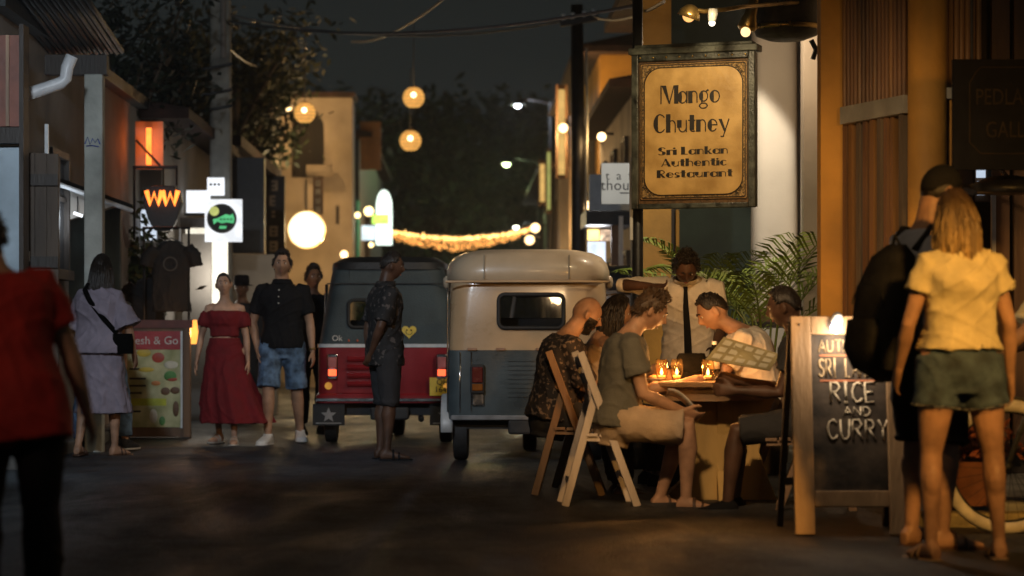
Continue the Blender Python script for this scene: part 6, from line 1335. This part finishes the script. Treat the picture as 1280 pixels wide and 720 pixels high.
rub_w = mat('white_rubber', (.75, .73, .70), .5, .1, 20, .05); leather = mat('leather_brown', (.07, .035, .02), .5, .2, 20, .1); sandal = mat('sandal_tan', (.25, .17, .11), .6, .2, 20, .1)
def at(px, Y): return (P(px, 417, Y).x, Y)

# in the road, left to right
q = person(at(16, 8.4), 15, 1.50, 'blurred person in a red shirt walking past in the foreground', SK_TAN, vox=.010, hip=None, lean=(.14, .14, 1), neckf=.06, armR=((-.02, -.40, -1), (.10, -.30, -1)), armL=((.1, .2, -1), (.2, .1, -1)), legL=((.2, .05, -1), (-.05, 0, -1)), legR=((-.12, -.03, -1), (-.3, 0, -1)),
           top=dict(mat=c_redtee, t0=-.10, sleeve=.66, loose=.020), bottom=dict(kind='trousers', mat=c_black, len=1.95, loose=.012), shoes=('shoe', c_black), hair=('short', HR_DARK), face=False, head=(20, 8, 0), girth=1.06)
q = person(at(124, 20.2), -18, 1.70, 'woman with long dark hair in a lavender dress seen from behind', SK_TAN, True, vox=.011, armL=((.02, .42, -1), (.22, .16, -1)), armR=((.05, -.42, -1), (.5, .02, -1)), legL=((-.10, .03, -1), (-.34, .0, -1)), legR=((.20, -.02, -1), (.0, 0, -1)), face=False, girth=1.08,
           top=dict(mat=c_lav, t0=-.02, sleeve=.98, loose=.026, cuff=1.6, flare=.8, name='dress_top', folds=.022), bottom=dict(kind='dress', name='dress_skirt', mat=c_lav, top=.10, hem=.36, rx=.118, ry=.10, folds_n=5, folds=.02, sway=(.02, .05)), shoes=('sandal', leather), hair=('long', HR_DARK, dict(len=.37, wide=1.2)))
# the bag she carries on a long strap
r_ = E('crossbody_bag', 'black crossbody bag on a long strap at the hip of the woman in lavender', 'bag', (q['root'].location.x + .17, 20.05, .95)); bp = q['root'].location
MB().loft([(bp + V((.20, -.12, .86)), (.10, 0, 0), (0, .045, 0), 4), (bp + V((.20, -.12, .98)), (.105, 0, 0), (0, .045, 0), 4), (bp + V((.20, -.12, 1.03)), (.095, 0, 0), (0, .03, 0), 4)], 20).build('bag_body', MATS['bag_leather'], r_, 'auto')
MB().tube([bp + V(p) for p in ((.17, -.14, 1.03), (.05, -.175, 1.17), (-.05, -.175, 1.30), (-.10, -.15, 1.40), (-.09, -.02, 1.455), (-.04, .12, 1.40))], .014, 6, squash=(1.5, .5)).build('strap', MATS['bag_leather'], r_)
person(at(124, 21.0), -10, 1.66, 'person in faded blue jeans walking close behind the woman in lavender', SK_TAN, vox=.012, face=False, legL=((.02, .14, -1), (-.1, .02, -1)), legR=((.25, -.20, -1), (-.1, -.12, -1)), armL=((0, .1, -1), (.2, 0, -1)), armR=((0, -.1, -1), (.3, 0, -1)),
       top=dict(mat=c_dark, sleeve=.7), bottom=dict(kind='trousers', mat=c_jean, len=1.9, loose=.014), shoes=('sneaker', c_dark, rub_w), hair=('short', HR_DARK))
person(at(281, 22.4), 170, 1.60, 'woman in a red off shoulder two piece dress walking towards us', SK_PALE, True, vox=.009, armR=((.0, -.30, -1), (.08, -.16, -1)), armL=((.0, .22, -1), (.12, .1, -1)), twist=8, legL=((.22, .05, -1), (.02, .02, -1)), legR=((-.10, -.02, -1), (-.32, 0, -1)), head=(4, -4, 4),
       top=dict(mat=c_red, t0=.10, t1=.252, sleeve=0, off=True, loose=.012, name='crop_top', folds=.016), bottom=dict(kind='skirt', mat=c_red, top=.085, hem=.20, rx=.20, ry=.17, folds_n=8, folds=.014, belt=c_red, sway=(-.12, 0)), shoes=('sandal', mat('sandal_pale', (.5, .47, .42), .6)), hair=('bun', HR_DARK))
q = person(at(353, 22.4), 176, 1.80, 'man in a black polo shirt and ripped denim shorts walking towards us', SK_TAN, vox=.009, armR=((-.02, -.30, -1), (.25, .22, -1)), armL=((-.05, .22, -1), (.10, .10, -1)), twist=-6, legR=((.20, -.04, -1), (.0, -.01, -1)), legL=((-.10, .06, -1), (-.40, .03, -1)), head=(10, -3, -3), girth=1.04,
       top=dict(mat=c_black, sleeve=.72, t0=-.03, loose=.012, collar=True, buttons=3), bottom=dict(kind='shorts', mat=c_jean, len=.98, loose=.020), shoes=('sneaker', rub_w, rub_w), hair=('short', HR_DARK, dict(th=.10)))
w_ = q['J'][1][2]; fd_ = q['J'][1][4]
MB().tube([w_ - fd_ * .03, w_ - fd_ * .012], .033, 14).build('wrist_watch', M['brass'], q['root'], True, local=True)
person(at(303, 27.5), 175, 1.66, 'dim figure in a dark hat between the woman in red and the man in black', SK_BROWN, vox=.013, top=dict(mat=c_dark, sleeve=1.8), bottom=dict(kind='trousers', mat=c_dark, len=1.9), shoes=('shoe', c_black), hair=('hat', c_black))
person(at(390, 24.6), 200, 1.72, 'person in dark clothes half hidden behind the man in black', SK_BROWN, vox=.012, top=dict(mat=c_black, sleeve=.8), bottom=dict(kind='trousers', mat=c_black, len=1.9), shoes=('shoe', c_black), hair=('short', HR_DARK))
person(at(481, 19.7), -72, 1.70, 'man in a dark floral shirt standing with hands behind his back by the maroon rickshaw', SK_DARK, vox=.009, armL=((-.30, .10, -1), (-.10, -.45, -.75)), armR=((-.36, -.10, -1), (-.14, .45, -.75)), legL=((.04, .05, -1), (-.05, 0, -1)), legR=((.02, -.05, -1), (-.06, 0, -1)), head=(-12, 6, 0),
       top=dict(mat=c_floral, sleeve=.85, t0=-.08, loose=.016, collar=True), bottom=dict(kind='shorts', mat=c_dark, len=1.12, loose=.014), shoes=('sandal', c_black), hair=('fade', HR_DARK, dict(th=.07)))
# round the table
SIT = ((.95, .10, -.10), (.12, .02, -1)); SITR = ((.95, -.10, -.10), (.06, -.02, -1))
q = person(at(768, 14.42), -88, 1.76, 'man in an olive T-shirt and khaki shorts sitting at the front of the table', SK_TAN, vox=.008, hip=.50, lean=(.16, 0, 1), neckf=.05, armR=((.26, -.06, -1), (.92, .18, -.40)), armL=((.40, .12, -1), (1, .0, .15)), legR=((1, -.14, -.06), (-.04, -.02, -1)), legL=((.92, .18, -.12), (-.30, .02, -1)), head=(0, 26, 0), curl=.8,
           top=dict(mat=c_olive, sleeve=.62, t0=-.015, loose=.018), bottom=dict(kind='shorts', mat=c_khaki, len=.93, loose=.022), shoes=('sandal', leather), hair=('short', HR_BROWN, dict(th=.16)))
r_ = E('napkin', 'pale grey napkin draped over the knee of the man in the olive T-shirt', 'napkin', P(852, 500, 14.4)); b = MB(); c = P(850, 499, 14.33)
b.loft([(c + V((-.075 + .03 * i, -.012 * math.sin(i), .045 - .004 * i * i)), V((0, .05 + .012 * math.sin(i * 1.7), -.02)), V((.006, 0, .010))) for i in range(7)], 14); b.build('cloth', cl('grey_linen', (.42, .42, .42)), r_, True)
person(at(688, 15.5), -84, 1.74, 'bald bearded man in a dark printed shirt sitting at the left of the table', SK_TAN, vox=.009, hip=.50, lean=(.20, 0, 1), neckf=.05, armR=((.45, -.05, -1), (.9, .25, -.2)), armL=((.45, .1, -1), (.9, -.2, .0)), legR=SITR, legL=SIT, head=(0, 24, 0), girth=1.08,
       top=dict(mat=c_print, sleeve=.9, t0=-.015, loose=.018), bottom=dict(kind='trousers', mat=c_dark, len=1.9, loose=.014), shoes=('shoe', leather), beard=HR_DARK)
person(at(735, 16.25), -78, 1.70, 'woman with dark hair in a sleeveless pale top sitting behind the bald man', SK_TAN, True, vox=.010, hip=.52, lean=(.20, 0, 1), neckf=.04, armR=((.35, -.12, -1), (.8, .35, .3)), armL=((.4, .12, -1), (.9, -.3, .1)), legR=SITR, legL=SIT, head=(-12, 12, 0),
       top=dict(mat=c_khaki, sleeve=0, t0=-.04, t1=.25, loose=.012), bottom=dict(kind='trousers', mat=c_dark, len=1.9), shoes=('shoe', c_black), hair=('long', HR_DARK, dict(len=.16)))
q = person(at(864, 16.7), 168, 1.74, 'waiter in a cream shirt and black tie behind the table, hand to his chin', SK_DARK, vox=.009, lean=(.46, 0, 1), neckf=.12, armR=((.30, -.92, .06), (.35, .90, -.05)), armL=((.12, .16, -1), (.75, -.10, -.5)), head=(10, 36, 0), curl=.9,
           top=dict(mat=c_white, sleeve=1.05, t0=-.06, loose=.020, collar=True), bottom=dict(kind='trousers', mat=c_black, len=1.95), shoes=('shoe', c_black), hair=('curly', HR_DARK, dict(th=.20)))
b = MB(); sp, sf_, sl_, H_ = q['spine'], q['sf'], q['sl'], q['H']; secs = []
for i, (t, w__) in enumerate(((.305, .016), (.29, .013), (.22, .020), (.12, .024), (.03, .027), (-.01, .020), (-.03, .004))):
    secs.append((sp(t) + sf_ * (max(.045, q['tor'](max(t, -.03))[1] + .020 * (1 + .6 * smooth01((.2 - t) / .3)) + .012)) * H_, sl_ * w__ * 1.0, sf_ * .006, 4))
b.loft(secs, 12).build('tie', c_black, q['root'], 'auto', local=True)
q = person(at(962, 15.35), 86, 1.80, 'man in a cream T-shirt leaning over the table from its right side', SK_TAN, vox=.009, hip=.54, lean=(.36, 0, 1), neckf=.08, armR=((.55, -.05, -1), (.95, .2, .05)), armL=((.62, .06, -.9), (.95, -.12, .1)), legR=SITR, legL=SIT, head=(8, 26, 0), girth=1.06,
           top=dict(mat=c_white, sleeve=.65, t0=-.015, loose=.020), bottom=dict(kind='shorts', mat=c_dark, len=.95), shoes=('shoe', c_black), hair=('fade', HR_DARK, dict(th=.08)))
q = person(at(1012, 14.15), 80, 1.74, 'man with black hair half hidden behind the chalkboard and holding the menu', SK_DARK, vox=.009, hip=.50, lean=(.12, 0, 1), neckf=.03, armL=((.32, .05, -.8), (1, .10, .05)), armR=((.42, -.1, -.9), (1, .1, .22)), legR=SITR, legL=SIT, head=(-2, 10, 0), curl=.9,
           top=dict(mat=c_dark, sleeve=.6, t0=-.06, loose=.016), bottom=dict(kind='shorts', mat=c_dark, len=.95), shoes=('shoe', c_black), hair=('fade', HR_DARK, dict(th=.12)))
# the couple on the right
q = person(at(1160, 11.55), -66, 1.84, 'tall man in a dark cap wearing a black backpack beside the chalkboard', SK_TAN, vox=.008, armL=((.10, .16, -1), (.3, .0, -1)), armR=((.22, -.14, -1), (.45, .05, -1)), legL=((.04, .05, -1), (-.06, 0, -1)), legR=((.06, -.05, -1), (-.08, 0, -1)), head=(-6, 12, 0), face=True, beard=HR_DARK,
           top=dict(mat=c_lblue, sleeve=.70, t0=-.05, loose=.018), bottom=dict(kind='shorts', mat=c_black, len=1.05, loose=.024), shoes=('sandal', leather), hair=('cap', c_black), girth=1.05)
bp = E('backpack', 'bulging black backpack on the back of the man in the cap', 'backpack', q['root'].location + V((0, 0, 1.2)), rad(-66)); bk_m = mat('black_nylon', (.015, .015, .017), .8, .3, 9, .35, 70, spec=.15)
def loc_(f, l, u): return lv(f, l, u - 1.2)
MB().loft([(loc_(-.20, 0, .80), (.11, 0, 0), (0, .05, 0), 3), (loc_(-.245, 0, .86), (.155, 0, 0), (0, .105, 0), 3.4), (loc_(-.255, 0, 1.02), (.165, 0, 0), (0, .125, 0), 3.4), (loc_(-.24, 0, 1.25), (.158, 0, 0), (0, .105, 0), 3.2), (loc_(-.20, 0, 1.40), (.12, 0, 0), (0, .075, 0), 3), (loc_(-.18, 0, 1.455), (.06, 0, 0), (0, .03, 0), 2.5)], 28).build('bag_body', bk_m, bp, 'auto', local=True)
MB().loft([(loc_(-.35, 0, .86), (.10, 0, 0), (0, .03, 0), 3), (loc_(-.375, 0, .96), (.125, 0, 0), (0, .05, 0), 3.4), (loc_(-.365, 0, 1.10), (.12, 0, 0), (0, .035, 0), 3)], 22).build('front_pocket', bk_m, bp, 'auto', local=True)
MB().tube([loc_(-.345 + .012 * math.sin(t), .13 * math.cos(t), 1.17 + .10 * math.sin(t)) for t in [math.pi * i / 12 for i in range(13)]], .005, 5).build('zip', M['tin'], bp, local=True)
for s_ in (1, -1): MB().tube([loc_(-.15, .10 * s_, 1.43), loc_(-.06, .115 * s_, 1.545), loc_(.06, .125 * s_, 1.52), loc_(.135, .13 * s_, 1.40), loc_(.10, .165 * s_, 1.2), loc_(-.06, .185 * s_, 1.02), loc_(-.18, .14 * s_, .92)], .022, 8, squash=(.4, 1.3)).build('strap', bk_m, bp, True, local=True)
MB().tube([loc_(-.18, -.03, 1.45), loc_(-.19, 0, 1.50), loc_(-.18, .03, 1.45)], .008, 6).build('handle', bk_m, bp, local=True)
q = person(at(1200, 10.95), 6, 1.69, 'woman with long blond hair in a yellow T-shirt and denim shorts seen from behind', SK_TAN, True, vox=.0075, armL=((.06, .30, -1), (.55, .02, -.8)), armR=((-.02, -.28, -1), (.30, -.12, -1)), legL=((.0, .10, -1), (-.06, .02, -1)), legR=((.02, -.15, -1), (-.05, -.06, -1)), head=(14, 4, 0), face=False,
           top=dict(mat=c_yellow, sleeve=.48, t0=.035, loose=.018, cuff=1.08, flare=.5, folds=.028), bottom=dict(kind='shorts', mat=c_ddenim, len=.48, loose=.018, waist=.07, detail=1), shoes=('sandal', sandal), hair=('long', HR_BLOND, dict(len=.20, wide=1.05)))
person(at(1350, 12.6), 60, 1.64, 'person in a pale yellow top holding the bicycle at the right edge', SK_TAN, vox=.009, armL=((.35, .45, -1), (.55, .45, -.6)), armR=((.3, -.1, -1), (.8, .1, -.3)), legL=((.30, .12, -1), (-.35, .05, -1)), legR=((.0, -.06, -1), (-.05, 0, -1)), lean=(.25, 0, 1),
       top=dict(mat=c_yellow, sleeve=.9, t0=-.10, loose=.030, folds=.03), bottom=dict(kind='shorts', mat=c_dark, len=.8), shoes=('sandal', sandal), hair=('short', HR_DARK), z0=0)
hz = MB().bx(-205, 205, -24, 405, -1.2, 11.6).build('haze', None); hz['kind'] = 'stuff'; hz['label'] = 'thin night haze along the street'
hm = bpy.data.materials.new('night_haze'); hm.use_nodes = True; hn = hm.node_tree.nodes; hn.remove(hn['Principled BSDF'])
pv = hn.new('ShaderNodeVolumePrincipled'); pv.inputs['Color'].default_value = (.9, .95, 1, 1); pv.inputs['Density'].default_value = HAZE; hm.node_tree.links.new(pv.outputs[0], hn['Material Output'].inputs['Volume']); hz.data.materials.append(hm)
finalize()
